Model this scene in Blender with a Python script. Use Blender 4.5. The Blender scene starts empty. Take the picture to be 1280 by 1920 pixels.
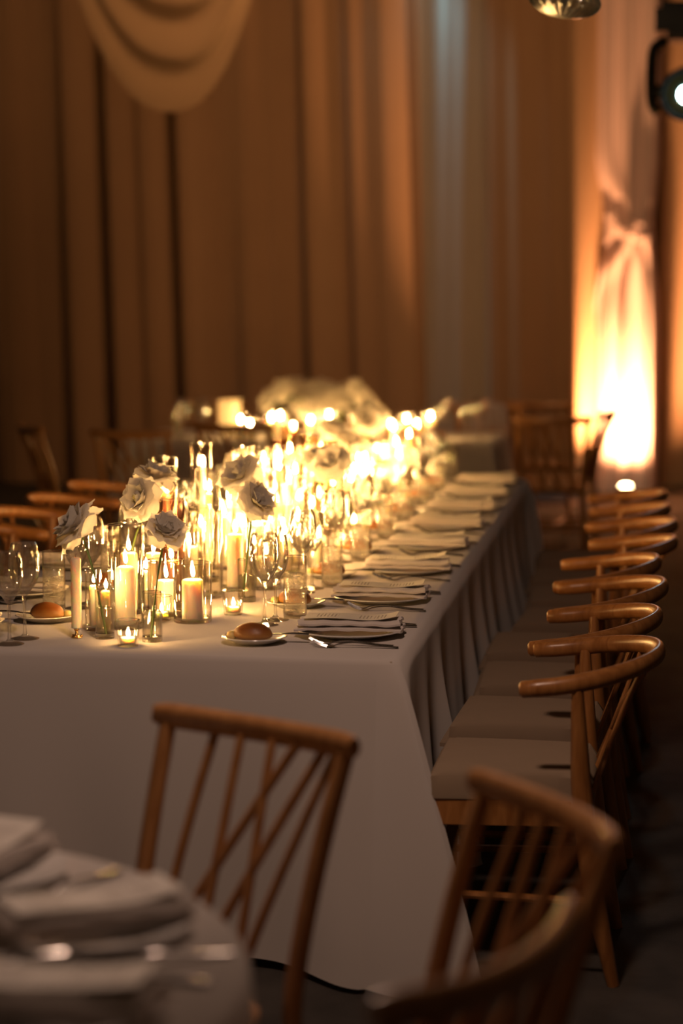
import bpy, bmesh, math, random
from mathutils import Vector, Matrix, noise

PI = math.pi
R = math.radians
random.seed(11)
scene = bpy.context.scene
C = scene.collection

# ------------------------------------------------------------------ camera
cam_data = bpy.data.cameras.new('camera')
cam = bpy.data.objects.new('camera', cam_data)
C.objects.link(cam)
cam.location = (0, 0, 1.62)
cam.rotation_euler = (R(90 - 5.7244), 0, R(8.2575))
cam_data.sensor_fit = 'VERTICAL'
cam_data.sensor_height = 36.0
cam_data.sensor_width = 24.0
cam_data.lens = 36.0 * 4100 / 1920
cam_data.clip_start = 0.05
cam_data.clip_end = 100
cam_data.dof.use_dof = True
cam_data.dof.focus_distance = 5.75
cam_data.dof.aperture_fstop = 1.7
scene.camera = cam

# ------------------------------------------------------------------ world and lamps
world = bpy.data.worlds.new('world')
scene.world = world
world.use_nodes = True
world.node_tree.nodes['Background'].inputs[0].default_value = (1.0, 0.56, 0.30, 1)
world.node_tree.nodes['Background'].inputs[1].default_value = 0.020


def area_lamp(name, loc, target, size, power, color, spread=180):
    d = bpy.data.lights.new(name, 'AREA')
    d.shape = 'DISK'
    d.size = size
    d.energy = power
    d.color = color
    d.spread = R(spread)
    o = bpy.data.objects.new(name, d)
    C.objects.link(o)
    o.location = loc
    o.rotation_euler = (Vector(target) - Vector(loc)).to_track_quat('-Z', 'Y').to_euler()
    return o


def spot_lamp(name, loc, target, power, color, angle, blend=0.6, radius=0.05):
    d = bpy.data.lights.new(name, 'SPOT')
    d.energy = power
    d.color = color
    d.spot_size = R(angle)
    d.spot_blend = blend
    d.shadow_soft_size = radius
    o = bpy.data.objects.new(name, d)
    C.objects.link(o)
    o.location = loc
    o.rotation_euler = (Vector(target) - Vector(loc)).to_track_quat('-Z', 'Y').to_euler()
    return o


# added unseen fill washing the far drapes (an added pendant lights the near tables, see pendant())
area_lamp('added_drape_wash', (-1.0, 12.6, 5.6), (-3.0, 18.2, 1.4), 1.6, 54, (1.0, 0.50, 0.20), 120)

scene.view_settings.view_transform = 'Standard'
scene.view_settings.look = 'None'
scene.view_settings.exposure = 0.0
scene.view_settings.gamma = 1.0
scene.view_settings.use_curve_mapping = False
cy = scene.cycles
cy.max_bounces = 8
cy.diffuse_bounces = 3
cy.glossy_bounces = 4
cy.transmission_bounces = 6
cy.transparent_max_bounces = 96
cy.sample_clamp_indirect = 3.0
cy.caustics_reflective = False
cy.caustics_refractive = False


# ------------------------------------------------------------------ materials
def new_mat(name):
    m = bpy.data.materials.new(name)
    m.use_nodes = True
    nt = m.node_tree
    for n in list(nt.nodes):
        nt.nodes.remove(n)
    out = nt.nodes.new('ShaderNodeOutputMaterial')
    return m, nt, out


def N(nt, kind, **kw):
    n = nt.nodes.new(kind)
    for k, v in kw.items():
        if k.startswith('_'):
            setattr(n, k[1:], v)
        else:
            n.inputs[k.replace('__', ' ')].default_value = v
    return n


def principled(name, col, rough=0.6, metal=0.0, var=0.08, scale=8.0, stretch=(1, 1, 1), bump=0.0, bump_scale=60.0, sss=0.0,
               sss_radius=(1, 0.6, 0.35), sss_scale=0.02, spec=0.5, coat=0.0, sheen=0.0):
    m, nt, out = new_mat(name)
    p = N(nt, 'ShaderNodeBsdfPrincipled', Roughness=rough, Metallic=metal)
    p.inputs['Specular IOR Level'].default_value = spec
    p.inputs['Coat Weight'].default_value = coat
    p.inputs['Sheen Weight'].default_value = sheen
    if sss:
        p.inputs['Subsurface Weight'].default_value = sss
        p.inputs['Subsurface Radius'].default_value = sss_radius
        p.inputs['Subsurface Scale'].default_value = sss_scale
    tc = N(nt, 'ShaderNodeTexCoord')
    mp = N(nt, 'ShaderNodeMapping')
    mp.inputs['Scale'].default_value = stretch
    nz = N(nt, 'ShaderNodeTexNoise', Scale=scale, Detail=4.0)
    rp = N(nt, 'ShaderNodeValToRGB')
    a = tuple(max(0, c * (1 - var)) for c in col) + (1,)
    b = tuple(min(1, c * (1 + var)) for c in col) + (1,)
    rp.color_ramp.elements[0].position = 0.3
    rp.color_ramp.elements[1].position = 0.7
    rp.color_ramp.elements[0].color = a
    rp.color_ramp.elements[1].color = b
    L = nt.links.new
    L(tc.outputs['Object'], mp.inputs['Vector'])
    L(mp.outputs['Vector'], nz.inputs['Vector'])
    L(nz.outputs['Fac'], rp.inputs['Fac'])
    L(rp.outputs['Color'], p.inputs['Base Color'])
    if bump:
        n2 = N(nt, 'ShaderNodeTexNoise', Scale=bump_scale, Detail=3.0)
        bp = N(nt, 'ShaderNodeBump', Strength=bump, Distance=0.01)
        L(mp.outputs['Vector'], n2.inputs['Vector'])
        L(n2.outputs['Fac'], bp.inputs['Height'])
        L(bp.outputs['Normal'], p.inputs['Normal'])
    L(p.outputs[0], out.inputs['Surface'])
    return m


def glass_mat(name, tint=(0.985, 0.975, 0.955), rough=0.04, f0=0.06, f1=0.80, power=2.8, edge=(0.50, 0.42, 0.33), refract=0.0):
    """thin glass: clear face on, darker towards the edges (longer way through the wall), mirror-like at grazing angles"""
    m, nt, out = new_mat(name)
    L = nt.links.new
    lw = N(nt, 'ShaderNodeLayerWeight', Blend=0.5)
    ed = N(nt, 'ShaderNodeMath', _operation='POWER')
    ed.inputs[1].default_value = 5.0
    mc = N(nt, 'ShaderNodeMix', _data_type='RGBA')
    mc.inputs['A'].default_value = tint + (1,)
    mc.inputs['B'].default_value = tuple(a * b for a, b in zip(tint, edge)) + (1,)
    tr = N(nt, 'ShaderNodeBsdfTransparent')
    gl = N(nt, 'ShaderNodeBsdfGlossy', Color=(1, 1, 1, 1), Roughness=rough)
    pw = N(nt, 'ShaderNodeMath', _operation='POWER')
    pw.inputs[1].default_value = power
    ma = N(nt, 'ShaderNodeMath', _operation='MULTIPLY_ADD')
    ma.inputs[1].default_value = f1
    ma.inputs[2].default_value = f0
    mx = N(nt, 'ShaderNodeMixShader')
    L(lw.outputs['Facing'], ed.inputs[0])
    L(ed.outputs[0], mc.inputs['Factor'])
    L(mc.outputs['Result'], tr.inputs['Color'])
    L(lw.outputs['Facing'], pw.inputs[0])
    L(pw.outputs[0], ma.inputs[0])
    L(ma.outputs[0], mx.inputs[0])
    L(tr.outputs[0], mx.inputs[1])
    L(gl.outputs[0], mx.inputs[2])
    last = mx
    if refract:
        g = N(nt, 'ShaderNodeBsdfGlass', Color=(1, 1, 1, 1), Roughness=0.0, IOR=1.48)
        m2 = N(nt, 'ShaderNodeMixShader')
        m2.inputs[0].default_value = refract
        L(mx.outputs[0], m2.inputs[1])
        L(g.outputs[0], m2.inputs[2])
        last = m2
    L(last.outputs[0], out.inputs['Surface'])
    return m


def water_mat(name):
    # iced water with droplets on the glass: partly clear, partly milky
    m, nt, out = new_mat(name)
    L = nt.links.new
    tc = N(nt, 'ShaderNodeTexCoord')
    mp = N(nt, 'ShaderNodeMapping')
    mp.inputs['Scale'].default_value = (1, 1, 2.2)
    nz = N(nt, 'ShaderNodeTexNoise', Scale=38.0, Detail=5.0, Distortion=1.2)
    rp = N(nt, 'ShaderNodeValToRGB')
    rp.color_ramp.elements[0].position = 0.38
    rp.color_ramp.elements[0].color = (0.08, 0.08, 0.08, 1)
    rp.color_ramp.elements[1].position = 0.68
    rp.color_ramp.elements[1].color = (0.36, 0.36, 0.36, 1)
    tr = N(nt, 'ShaderNodeBsdfTransparent', Color=(0.96, 0.95, 0.93, 1))
    df = N(nt, 'ShaderNodeBsdfTranslucent', Color=(0.92, 0.90, 0.86, 1))
    dd = N(nt, 'ShaderNodeBsdfDiffuse', Color=(0.8, 0.78, 0.75, 1))
    am = N(nt, 'ShaderNodeMixShader')
    am.inputs[0].default_value = 0.35
    gl = N(nt, 'ShaderNodeBsdfGlossy', Roughness=0.12)
    m1 = N(nt, 'ShaderNodeMixShader')
    m2 = N(nt, 'ShaderNodeMixShader')
    m2.inputs[0].default_value = 0.07
    bp = N(nt, 'ShaderNodeBump', Strength=0.5, Distance=0.004)
    L(tc.outputs['Object'], mp.inputs['Vector'])
    L(mp.outputs['Vector'], nz.inputs['Vector'])
    L(nz.outputs['Fac'], rp.inputs['Fac'])
    L(nz.outputs['Fac'], bp.inputs['Height'])
    L(bp.outputs['Normal'], gl.inputs['Normal'])
    L(rp.outputs['Color'], m1.inputs[0])
    L(tr.outputs[0], m1.inputs[1])
    L(df.outputs[0], am.inputs[1])
    L(dd.outputs[0], am.inputs[2])
    L(am.outputs[0], m1.inputs[2])
    L(m1.outputs[0], m2.inputs[1])
    L(gl.outputs[0], m2.inputs[2])
    L(m2.outputs[0], out.inputs['Surface'])
    return m


def emit_mat(name, col, strength):
    m, nt, out = new_mat(name)
    e = N(nt, 'ShaderNodeEmission', Color=col + (1,), Strength=strength)
    nt.links.new(e.outputs[0], out.inputs['Surface'])
    return m


def cloth_mat(name, col, translucent=0.25, var=0.05, weave=900.0, rough=0.9, bump=0.15, noise_scale=3.0):
    m, nt, out = new_mat(name)
    L = nt.links.new
    tc = N(nt, 'ShaderNodeTexCoord')
    nz = N(nt, 'ShaderNodeTexNoise', Scale=noise_scale, Detail=3.0)
    rp = N(nt, 'ShaderNodeValToRGB')
    rp.color_ramp.elements[0].color = tuple(c * (1 - var) for c in col) + (1,)
    rp.color_ramp.elements[1].color = tuple(min(1, c * (1 + var)) for c in col) + (1,)
    n2 = N(nt, 'ShaderNodeTexNoise', Scale=weave, Detail=1.0)
    bp = N(nt, 'ShaderNodeBump', Strength=bump, Distance=0.001)
    df = N(nt, 'ShaderNodeBsdfDiffuse', Roughness=rough)
    tl = N(nt, 'ShaderNodeBsdfTranslucent')
    mx = N(nt, 'ShaderNodeMixShader')
    mx.inputs[0].default_value = translucent
    L(tc.outputs['Object'], nz.inputs['Vector'])
    L(tc.outputs['Object'], n2.inputs['Vector'])
    L(nz.outputs['Fac'], rp.inputs['Fac'])
    L(n2.outputs['Fac'], bp.inputs['Height'])
    L(bp.outputs['Normal'], df.inputs['Normal'])
    L(rp.outputs['Color'], df.inputs['Color'])
    L(rp.outputs['Color'], tl.inputs['Color'])
    L(df.outputs[0], mx.inputs[1])
    L(tl.outputs[0], mx.inputs[2])
    L(mx.outputs[0], out.inputs['Surface'])
    return m


def wood_mat(name, dark, light, rough=0.32, stretch=(6, 6, 1)):
    m, nt, out = new_mat(name)
    L = nt.links.new
    p = N(nt, 'ShaderNodeBsdfPrincipled', Roughness=rough)
    p.inputs['Coat Weight'].default_value = 0.25
    p.inputs['Coat Roughness'].default_value = 0.2
    tc = N(nt, 'ShaderNodeTexCoord')
    mp = N(nt, 'ShaderNodeMapping')
    mp.inputs['Scale'].default_value = stretch
    nz = N(nt, 'ShaderNodeTexNoise', Scale=9.0, Detail=6.0, Distortion=0.6)
    rp = N(nt, 'ShaderNodeValToRGB')
    rp.color_ramp.elements[0].position = 0.3
    rp.color_ramp.elements[1].position = 0.72
    rp.color_ramp.elements[0].color = dark + (1,)
    rp.color_ramp.elements[1].color = light + (1,)
    L(tc.outputs['Object'], mp.inputs['Vector'])
    L(mp.outputs['Vector'], nz.inputs['Vector'])
    L(nz.outputs['Fac'], rp.inputs['Fac'])
    L(rp.outputs['Color'], p.inputs['Base Color'])
    L(p.outputs[0], out.inputs['Surface'])
    return m


def menu_mat(name):
    # cream card with rows of small grey print (too small to read)
    m, nt, out = new_mat(name)
    L = nt.links.new
    tc = N(nt, 'ShaderNodeTexCoord')
    sp = N(nt, 'ShaderNodeSeparateXYZ')
    L(tc.outputs['Generated'], sp.inputs[0])

    def band(src, lo, hi):
        a = N(nt, 'ShaderNodeMath', _operation='GREATER_THAN')
        a.inputs[1].default_value = lo
        b = N(nt, 'ShaderNodeMath', _operation='LESS_THAN')
        b.inputs[1].default_value = hi
        c = N(nt, 'ShaderNodeMath', _operation='MULTIPLY')
        L(src, a.inputs[0])
        L(src, b.inputs[0])
        L(a.outputs[0], c.inputs[0])
        L(b.outputs[0], c.inputs[1])
        return c.outputs[0]
    wv = N(nt, 'ShaderNodeMath', _operation='MULTIPLY')
    wv.inputs[1].default_value = 26.0
    fr = N(nt, 'ShaderNodeMath', _operation='FRACT')
    L(sp.outputs['X'], wv.inputs[0])
    L(wv.outputs[0], fr.inputs[0])
    lines = band(fr.outputs[0], 0.35, 0.75)
    nz = N(nt, 'ShaderNodeTexNoise', Scale=42.0, Detail=0.0)
    L(tc.outputs['Generated'], nz.inputs['Vector'])
    words = band(nz.outputs['Fac'], 0.45, 1.0)
    n3 = N(nt, 'ShaderNodeTexNoise', Scale=3.4, Detail=0.0)
    L(sp.outputs['X'], n3.inputs['Vector'])
    blocks = band(n3.outputs['Fac'], 0.46, 1.0)
    by = band(sp.outputs['Y'], 0.22, 0.78)
    bx = band(sp.outputs['X'], 0.12, 0.9)
    cur = lines
    for s in (words, blocks, by, bx):
        mu = N(nt, 'ShaderNodeMath', _operation='MULTIPLY')
        L(cur, mu.inputs[0])
        L(s, mu.inputs[1])
        cur = mu.outputs[0]
    mix = N(nt, 'ShaderNodeMix', _data_type='RGBA')
    mix.inputs['A'].default_value = (0.80, 0.75, 0.68, 1)
    mix.inputs['B'].default_value = (0.25, 0.2, 0.17, 1)
    L(cur, mix.inputs['Factor'])
    p = N(nt, 'ShaderNodeBsdfPrincipled', Roughness=0.7)
    L(mix.outputs['Result'], p.inputs['Base Color'])
    L(p.outputs[0], out.inputs['Surface'])
    return m


def bread_mat(name):
    m, nt, out = new_mat(name)
    L = nt.links.new
    tc = N(nt, 'ShaderNodeTexCoord')
    sp = N(nt, 'ShaderNodeSeparateXYZ')
    nz = N(nt, 'ShaderNodeTexNoise', Scale=30.0, Detail=3.0)
    ad = N(nt, 'ShaderNodeMath', _operation='MULTIPLY_ADD')
    ad.inputs[1].default_value = 0.35
    rp = N(nt, 'ShaderNodeValToRGB')
    rp.color_ramp.elements[0].position = 0.32
    rp.color_ramp.elements[0].color = (0.52, 0.27, 0.08, 1)
    rp.color_ramp.elements[1].position = 0.85
    rp.color_ramp.elements[1].color = (0.26, 0.085, 0.018, 1)
    p = N(nt, 'ShaderNodeBsdfPrincipled', Roughness=0.45)
    L(tc.outputs['Object'], nz.inputs['Vector'])
    L(tc.outputs['Generated'], sp.inputs[0])
    L(nz.outputs['Fac'], ad.inputs[0])
    L(sp.outputs['Z'], ad.inputs[2])
    L(ad.outputs[0], rp.inputs['Fac'])
    L(rp.outputs['Color'], p.inputs['Base Color'])
    L(p.outputs[0], out.inputs['Surface'])
    return m


M = {
    'cloth': cloth_mat('table_linen', (0.74, 0.69, 0.65), 0.12, noise_scale=2.0),
    'napkin': cloth_mat('napkin_linen', (0.76, 0.70, 0.66), 0.08, noise_scale=6.0),
    'lilac': cloth_mat('lilac_cloth', (0.42, 0.36, 0.40), 0.1),
    'drape': cloth_mat('champagne_drape', (0.50, 0.33, 0.21), 0.2, weave=300),
    'drape_pale': cloth_mat('pale_drape', (0.62, 0.55, 0.48), 0.25, weave=300),
    'drape_tied': cloth_mat('blush_drape', (0.74, 0.60, 0.60), 0.25, weave=300),
    'swag': cloth_mat('swag_voile', (0.60, 0.44, 0.29), 0.35, weave=300),
    'wood': wood_mat('honey_wood', (0.30, 0.115, 0.03), (0.50, 0.22, 0.065)),
    'wood_x': wood_mat('honey_beech', (0.34, 0.15, 0.05), (0.52, 0.26, 0.10)),
    'seat': cloth_mat('seat_fabric', (0.36, 0.27, 0.19), 0.0, noise_scale=12.0),
    'cane': principled('woven_seat', (0.30, 0.19, 0.10), 0.7, bump=0.4, bump_scale=200),
    'wax': principled('ivory_wax', (0.86, 0.78, 0.66), 0.45, sss=1.0, sss_radius=(1.0, 0.62, 0.32), sss_scale=0.035, var=0.02),
    'wick': principled('burnt_wick', (0.03, 0.02, 0.015), 0.9),
    'flame': emit_mat('candle_flame', (1.0, 0.56, 0.19), 680.0),
    'glass': glass_mat('clear_glass', f0=0.045, f1=0.7),
    'rim': glass_mat('glass_rim', f0=0.35, f1=0.6, power=1.5, rough=0.08),
    'amber': glass_mat('amber_glass', tint=(0.90, 0.80, 0.70), f0=0.06),
    'pinkglass': glass_mat('blush_glass', tint=(0.94, 0.82, 0.77), f0=0.06),
    'crystal': glass_mat('thin_crystal', tint=(0.99, 0.985, 0.975), f0=0.07, f1=0.85, power=2.2, rough=0.04, refract=0.22),
    'vwater': glass_mat('vase_water', tint=(0.92, 0.91, 0.88), f0=0.03, f1=0.4, refract=0.12),
    'water': water_mat('iced_water'),
    'china': principled('white_china', (0.78, 0.75, 0.72), 0.18, var=0.02),
    'steel': principled('polished_cutlery', (0.62, 0.60, 0.58), 0.2, metal=1.0, var=0.03),
    'brass': principled('brass', (0.75, 0.48, 0.18), 0.25, metal=1.0, var=0.05),
    'tin': principled('tealight_tin', (0.7, 0.68, 0.64), 0.35, metal=1.0, var=0.03),
    'bread': bread_mat('bread_crust'),
    'butter': principled('butter', (0.85, 0.66, 0.25), 0.4, sss=0.4, var=0.04),
    'menu': menu_mat('printed_menu'),
    'petal': cloth_mat('rose_petal', (0.90, 0.85, 0.75), 0.5, var=0.05, weave=60, bump=0.25, noise_scale=14),
    'stem': principled('green_stem', (0.10, 0.17, 0.035), 0.5, var=0.2),
    'leaf': principled('dark_leaf', (0.06, 0.10, 0.03), 0.45, var=0.2),
    'bud': principled('rose_heart', (0.62, 0.56, 0.18), 0.6, var=0.2),
    'black': principled('black_housing', (0.012, 0.015, 0.016), 0.42, var=0.1),
    'floor': principled('dark_carpet', (0.066, 0.056, 0.048), 0.85, var=0.35, scale=5.0, bump=0.3, bump_scale=180),
    'wall': principled('hall_wall', (0.10, 0.07, 0.05), 0.9),
    'tabletop': wood_mat('trestle_ply', (0.3, 0.2, 0.1), (0.42, 0.3, 0.17), 0.6),
    'metal': principled('grey_leg', (0.2, 0.2, 0.2), 0.5, metal=0.6),
    'lens_cool': emit_mat('cool_lens', (0.72, 1.0, 0.95), 30.0),
    'lens_warm': emit_mat('warm_lens', (1.0, 0.72, 0.36), 60.0),
    'bulb': principled('opal_bulb', (0.5, 0.48, 0.42), 0.3),
}


# ------------------------------------------------------------------ mesh helpers
def mesh_from(name, verts, faces, smooth=True):
    me = bpy.data.meshes.new(name)
    me.from_pydata([tuple(v) for v in verts], [], faces)
    if smooth:
        me.polygons.foreach_set('use_smooth', [True] * len(me.polygons))
    me.update()
    return me


class MB:
    """collects shapes for ONE part"""

    def __init__(self):
        self.v = []
        self.f = []

    def add(self, vs, fs):
        o = len(self.v)
        self.v += [Vector(p) for p in vs]
        self.f += [tuple(i + o for i in q) for q in fs]
        return self

    def box(self, c, s, rot=None):
        cx, cy_, cz = c
        sx, sy, sz = (k / 2 for k in s)
        P = [Vector((x * sx, y * sy, z * sz)) for z in (-1, 1) for y in (-1, 1) for x in (-1, 1)]
        if rot is not None:
            P = [rot @ p for p in P]
        P = [p + Vector(c) for p in P]
        return self.add(P, [(0, 2, 3, 1), (4, 5, 7, 6), (0, 1, 5, 4), (2, 6, 7, 3), (0, 4, 6, 2), (1, 3, 7, 5)])

    def tube(self, pts, radii, seg=10, flat=None, up=(0, 0, 1), cap=True):
        """sweep an ellipse along pts; radii float or list; flat = list of (ra, rb) along side/up"""
        pts = [Vector(p) for p in pts]
        n = len(pts)
        if not isinstance(radii, (list, tuple)):
            radii = [radii] * n
        up = Vector(up)
        vs, fs = [], []
        for i, p in enumerate(pts):
            t = (pts[min(i + 1, n - 1)] - pts[max(i - 1, 0)]).normalized()
            s = t.cross(up)
            if s.length < 1e-4:
                s = t.cross(Vector((1, 0, 0)))
            s.normalize()
            w = s.cross(t).normalized()
            r = radii[i]
            ra, rb = r if isinstance(r, (list, tuple)) else (r, r)
            for k in range(seg):
                a = 2 * PI * k / seg
                vs.append(p + s * (ra * math.cos(a)) + w * (rb * math.sin(a)))
        for i in range(n - 1):
            for k in range(seg):
                a, b = i * seg + k, i * seg + (k + 1) % seg
                fs.append((a, b, b + seg, a + seg))
        if cap:
            fs.append(tuple(range(seg))[::-1])
            fs.append(tuple(range((n - 1) * seg, n * seg)))
        return self.add(vs, fs)

    def lathe(self, prof, seg=24, center=(0, 0, 0)):
        cx, cy_, cz = center
        vs, fs, rows = [], [], []
        for r, z in prof:
            if r < 1e-6:
                rows.append([len(vs)])
                vs.append((cx, cy_, cz + z))
            else:
                rows.append(list(range(len(vs), len(vs) + seg)))
                for k in range(seg):
                    a = 2 * PI * k / seg
                    vs.append((cx + r * math.cos(a), cy_ + r * math.sin(a), cz + z))
        for A, B in zip(rows[:-1], rows[1:]):
            for k in range(seg):
                k2 = (k + 1) % seg
                if len(A) == 1 and len(B) == 1:
                    continue
                if len(A) == 1:
                    fs.append((A[0], B[k2], B[k]))
                elif len(B) == 1:
                    fs.append((A[k], A[k2], B[0]))
                else:
                    fs.append((A[k], A[k2], B[k2], B[k]))
        return self.add(vs, fs)

    def mesh(self, name, mat, smooth=True, auto=40):
        me = mesh_from(name, self.v, self.f, smooth)
        me.materials.append(mat)
        if smooth and auto:
            try:
                me.set_sharp_from_angle(angle=R(auto))
            except Exception:
                pass
        return me

    def build(self, name, mat, parent=None, smooth=True, auto=40, loc=None, rz=0):
        return put(name, self.mesh(name, mat, smooth, auto), parent, loc, rz)


def put(name, me, parent=None, loc=None, rz=0):
    o = bpy.data.objects.new(name, me)
    C.objects.link(o)
    if parent is not None:
        o.parent = parent
    if loc is not None:
        o.location = loc
    if rz:
        o.rotation_euler = (0, 0, rz)
    return o


def tag(o, label=None, cat=None, group=None, kind=None):
    if label:
        o['label'] = label
    if cat:
        o['category'] = cat
    if group:
        o['group'] = group
    if kind:
        o['kind'] = kind
    return o


def empty(name, loc, rz=0):
    o = bpy.data.objects.new(name, None)
    C.objects.link(o)
    o.location = loc
    o.rotation_euler = (0, 0, rz)
    o.empty_display_size = 0.05
    return o


def copy_tree(o, parent=None):
    c = o.copy()
    C.objects.link(c)
    c.parent = parent
    for ch in list(o.children):
        copy_tree(ch, c)
    return c


def spline(pts, n=8):
    """Catmull-Rom through pts"""
    P = [Vector(p) for p in pts]
    P = [P[0] * 2 - P[1]] + P + [P[-1] * 2 - P[-2]]
    out = []
    for i in range(1, len(P) - 2):
        for k in range(n):
            t = k / n
            a, b, c, d = P[i - 1], P[i], P[i + 1], P[i + 2]
            out.append(0.5 * ((2 * b) + (c - a) * t + (2 * a - 5 * b + 4 * c - d) * t * t + (3 * b - a - 3 * c + d) * t ** 3))
    out.append(P[-2])
    return out


def smooth01(t):
    t = max(0.0, min(1.0, t))
    return t * t * (3 - 2 * t)


ORD = ['first', 'second', 'third', 'fourth', 'fifth', 'sixth', 'seventh', 'eighth', 'ninth', 'tenth', 'eleventh', 'twelfth', 'thirteenth', 'fourteenth']
TZ = 0.75          # height of the cloth on the long table
TX0, TX1 = -1.990, -0.605
TY0, TY1 = 5.09, 10.29
TCX = (TX0 + TX1) / 2

# ------------------------------------------------------------------ the setting
fl = MB().box((-1, 9.0, -0.05), (16, 24, 0.1)).build('floor', M['floor'], smooth=False)
tag(fl, kind='structure')
wb = MB().box((-1, 19.6, 3.0), (16, 0.2, 6.0)).build('wall_back', M['wall'], smooth=False)
tag(wb, kind='structure')


# ------------------------------------------------------------------ drapes
def drape(name, x0, x1, y, z0, z1, folds, amp, seed, mat, label, lean=0.0, nz=26, edge_taper=0.0, group=None):
    rnd = random.Random(seed)
    nx = max(60, int((x1 - x0) * 70))
    comps = []
    for k in range(5):
        comps.append((folds * rnd.uniform(0.55, 1.7), rnd.uniform(0, 6.28), rnd.uniform(0.35, 1.0), rnd.uniform(-0.5, 0.5)))
    tot = sum(c[2] for c in comps)
    vs, fs = [], []
    for j in range(nz + 1):
        v = j / nz
        z = z0 + (z1 - z0) * v
        for i in range(nx + 1):
            u = i / nx
            x = x0 + (x1 - x0) * u + lean * (v - 0.5) * (1 - 2 * edge_taper * abs(u - 0.5))
            d = 0
            for fq, ph, w, dr in comps:
                s = math.sin(fq * (u * (x1 - x0)) * 2 * PI + ph + dr * v * 1.6)
                d += w * (s if s < 0 else s ** 1.6)
            d = d / tot * amp * 1.8 * (1.0 - 0.25 * v)
            vs.append((x + 0.25 * d, y + d, z))
    W = nx + 1
    for j in range(nz):
        for i in range(nx):
            a = j * W + i
            fs.append((a, a + 1, a + W + 1, a + W))
    me = mesh_from(name, vs, fs)
    me.materials.append(mat)
    o = put(name, me)
    tag(o, label, 'curtain', group)
    return o


drape('curtain', -7.2, -1.98, 18.0, 0.01, 5.2, 2.3, 0.12, 3, M['drape'],
      'wide brown pleated drape filling the back wall behind the candles', lean=-0.16)
drape('curtain', -2.6, -0.9, 18.75, 0.01, 5.2, 2.6, 0.10, 5, M['drape_pale'],
      'narrow pale drape with a cool blue wash, set back between the brown drapes')
drape('curtain', -1.46, -0.60, 18.42, 0.01, 5.2, 3.0, 0.10, 8, M['drape'],
      'reddish brown drape beside the blue-washed strip', lean=-0.10)
drape('curtain', 0.02, 3.6, 18.42, 0.01, 5.2, 2.4, 0.12, 12, M['drape'],
      'orange-lit drape past the knotted panel at the far edge')


def folded_strip():
    # bright pleat; its depth and turned-back edge are added to block uplight spill
    prof = spline([Vector((-0.685, 18.52, 0)), Vector((-0.705, 18.20, 0)), Vector((-0.695, 17.60, 0)), Vector((-0.660, 17.40, 0)),
                       Vector((-0.600, 17.44, 0)), Vector((-0.540, 17.66, 0)), Vector((-0.47, 17.84, 0)), Vector((-0.38, 17.90, 0))], 6)
    nz = 24
    vs, fs = [], []
    for j in range(nz + 1):
        v = j / nz
        for i, q in enumerate(prof):
            vs.append((q.x + 0.018 * math.sin(v * 5 + i * 0.1) - 0.03 * v, q.y + 0.02 * math.sin(v * 7 + i * 0.3), 0.01 + 5.19 * v))
    W = len(prof)
    for j in range(nz):
        for i in range(W - 1):
            a = j * W + i
            fs.append((a, a + 1, a + W + 1, a + W))
    me = mesh_from('curtain', vs, fs)
    me.materials.append(M['drape'])
    tag(put('curtain', me), 'narrow bright orange pleat standing forward beside the knotted panel', 'curtain')


folded_strip()


def tied_panel():
    # full-height panel gathered into a knot at 2.1 m, spreading above and below
    nx, nz = 90, 70
    x0, x1, zk, xk = -0.54, -0.02, 2.10, -0.19
    vs, fs = [], []
    for j in range(nz + 1):
        z = 0.01 + 5.2 * j / nz
        dz = z - zk
        pinch = math.exp(-(dz / 0.42) ** 2)
        w = 1 - 0.30 * pinch
        for i in range(nx + 1):
            u = i / nx
            xw = x0 + (x1 - x0) * u
            if dz < 0:
                xw += 0.02 * math.sin(u * 7)
            x = xk + (xw - xk) * w
            fold = 0.045 * math.sin(u * 2 * PI * 3.2 + 0.8) + 0.02 * math.sin(u * 2 * PI * 7.1 + z * 0.5)
            ray = 0.05 * pinch * math.sin(math.atan2(dz, (x - xk) + 1e-5) * 9)
            belly = -0.30 * math.exp(-((u - 0.55) / 0.34) ** 2) * smooth01((zk - z) / 0.9) * smooth01(z / 0.5 + 0.25)
            y = 17.74 + fold * (1 - 0.7 * pinch) + ray - 0.16 * pinch * math.exp(-((x - xk) / 0.12) ** 2) + belly * 0.55
            y += 0.62 * smooth01((u - 0.90) / 0.10) ** 2
            vs.append((x, y, z))
    W = nx + 1
    for j in range(nz):
        for i in range(nx):
            a = j * W + i
            fs.append((a, a + 1, a + W + 1, a + W))
    me = mesh_from('curtain_panel', vs, fs)
    me.materials.append(M['drape_tied'])
    root = empty('knotted_curtain', (0, 0, 0))
    tag(root, 'blush drape panel gathered into a knot and lit brightly from below', 'curtain')
    put('curtain_panel', me, root)
    kn = MB()
    for k in range(3):
        pts = []
        for i in range(13):
            a = 2 * PI * i / 12
            pts.append((xk + 0.055 * math.cos(a), 17.55 + 0.03 * math.sin(a * 2 + k), zk - 0.03 + 0.03 * k + 0.035 * math.sin(a)))
        kn.tube(pts, 0.022, 8, cap=False)
    kn.build('knot', M['drape_tied'], root)


tied_panel()


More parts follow.
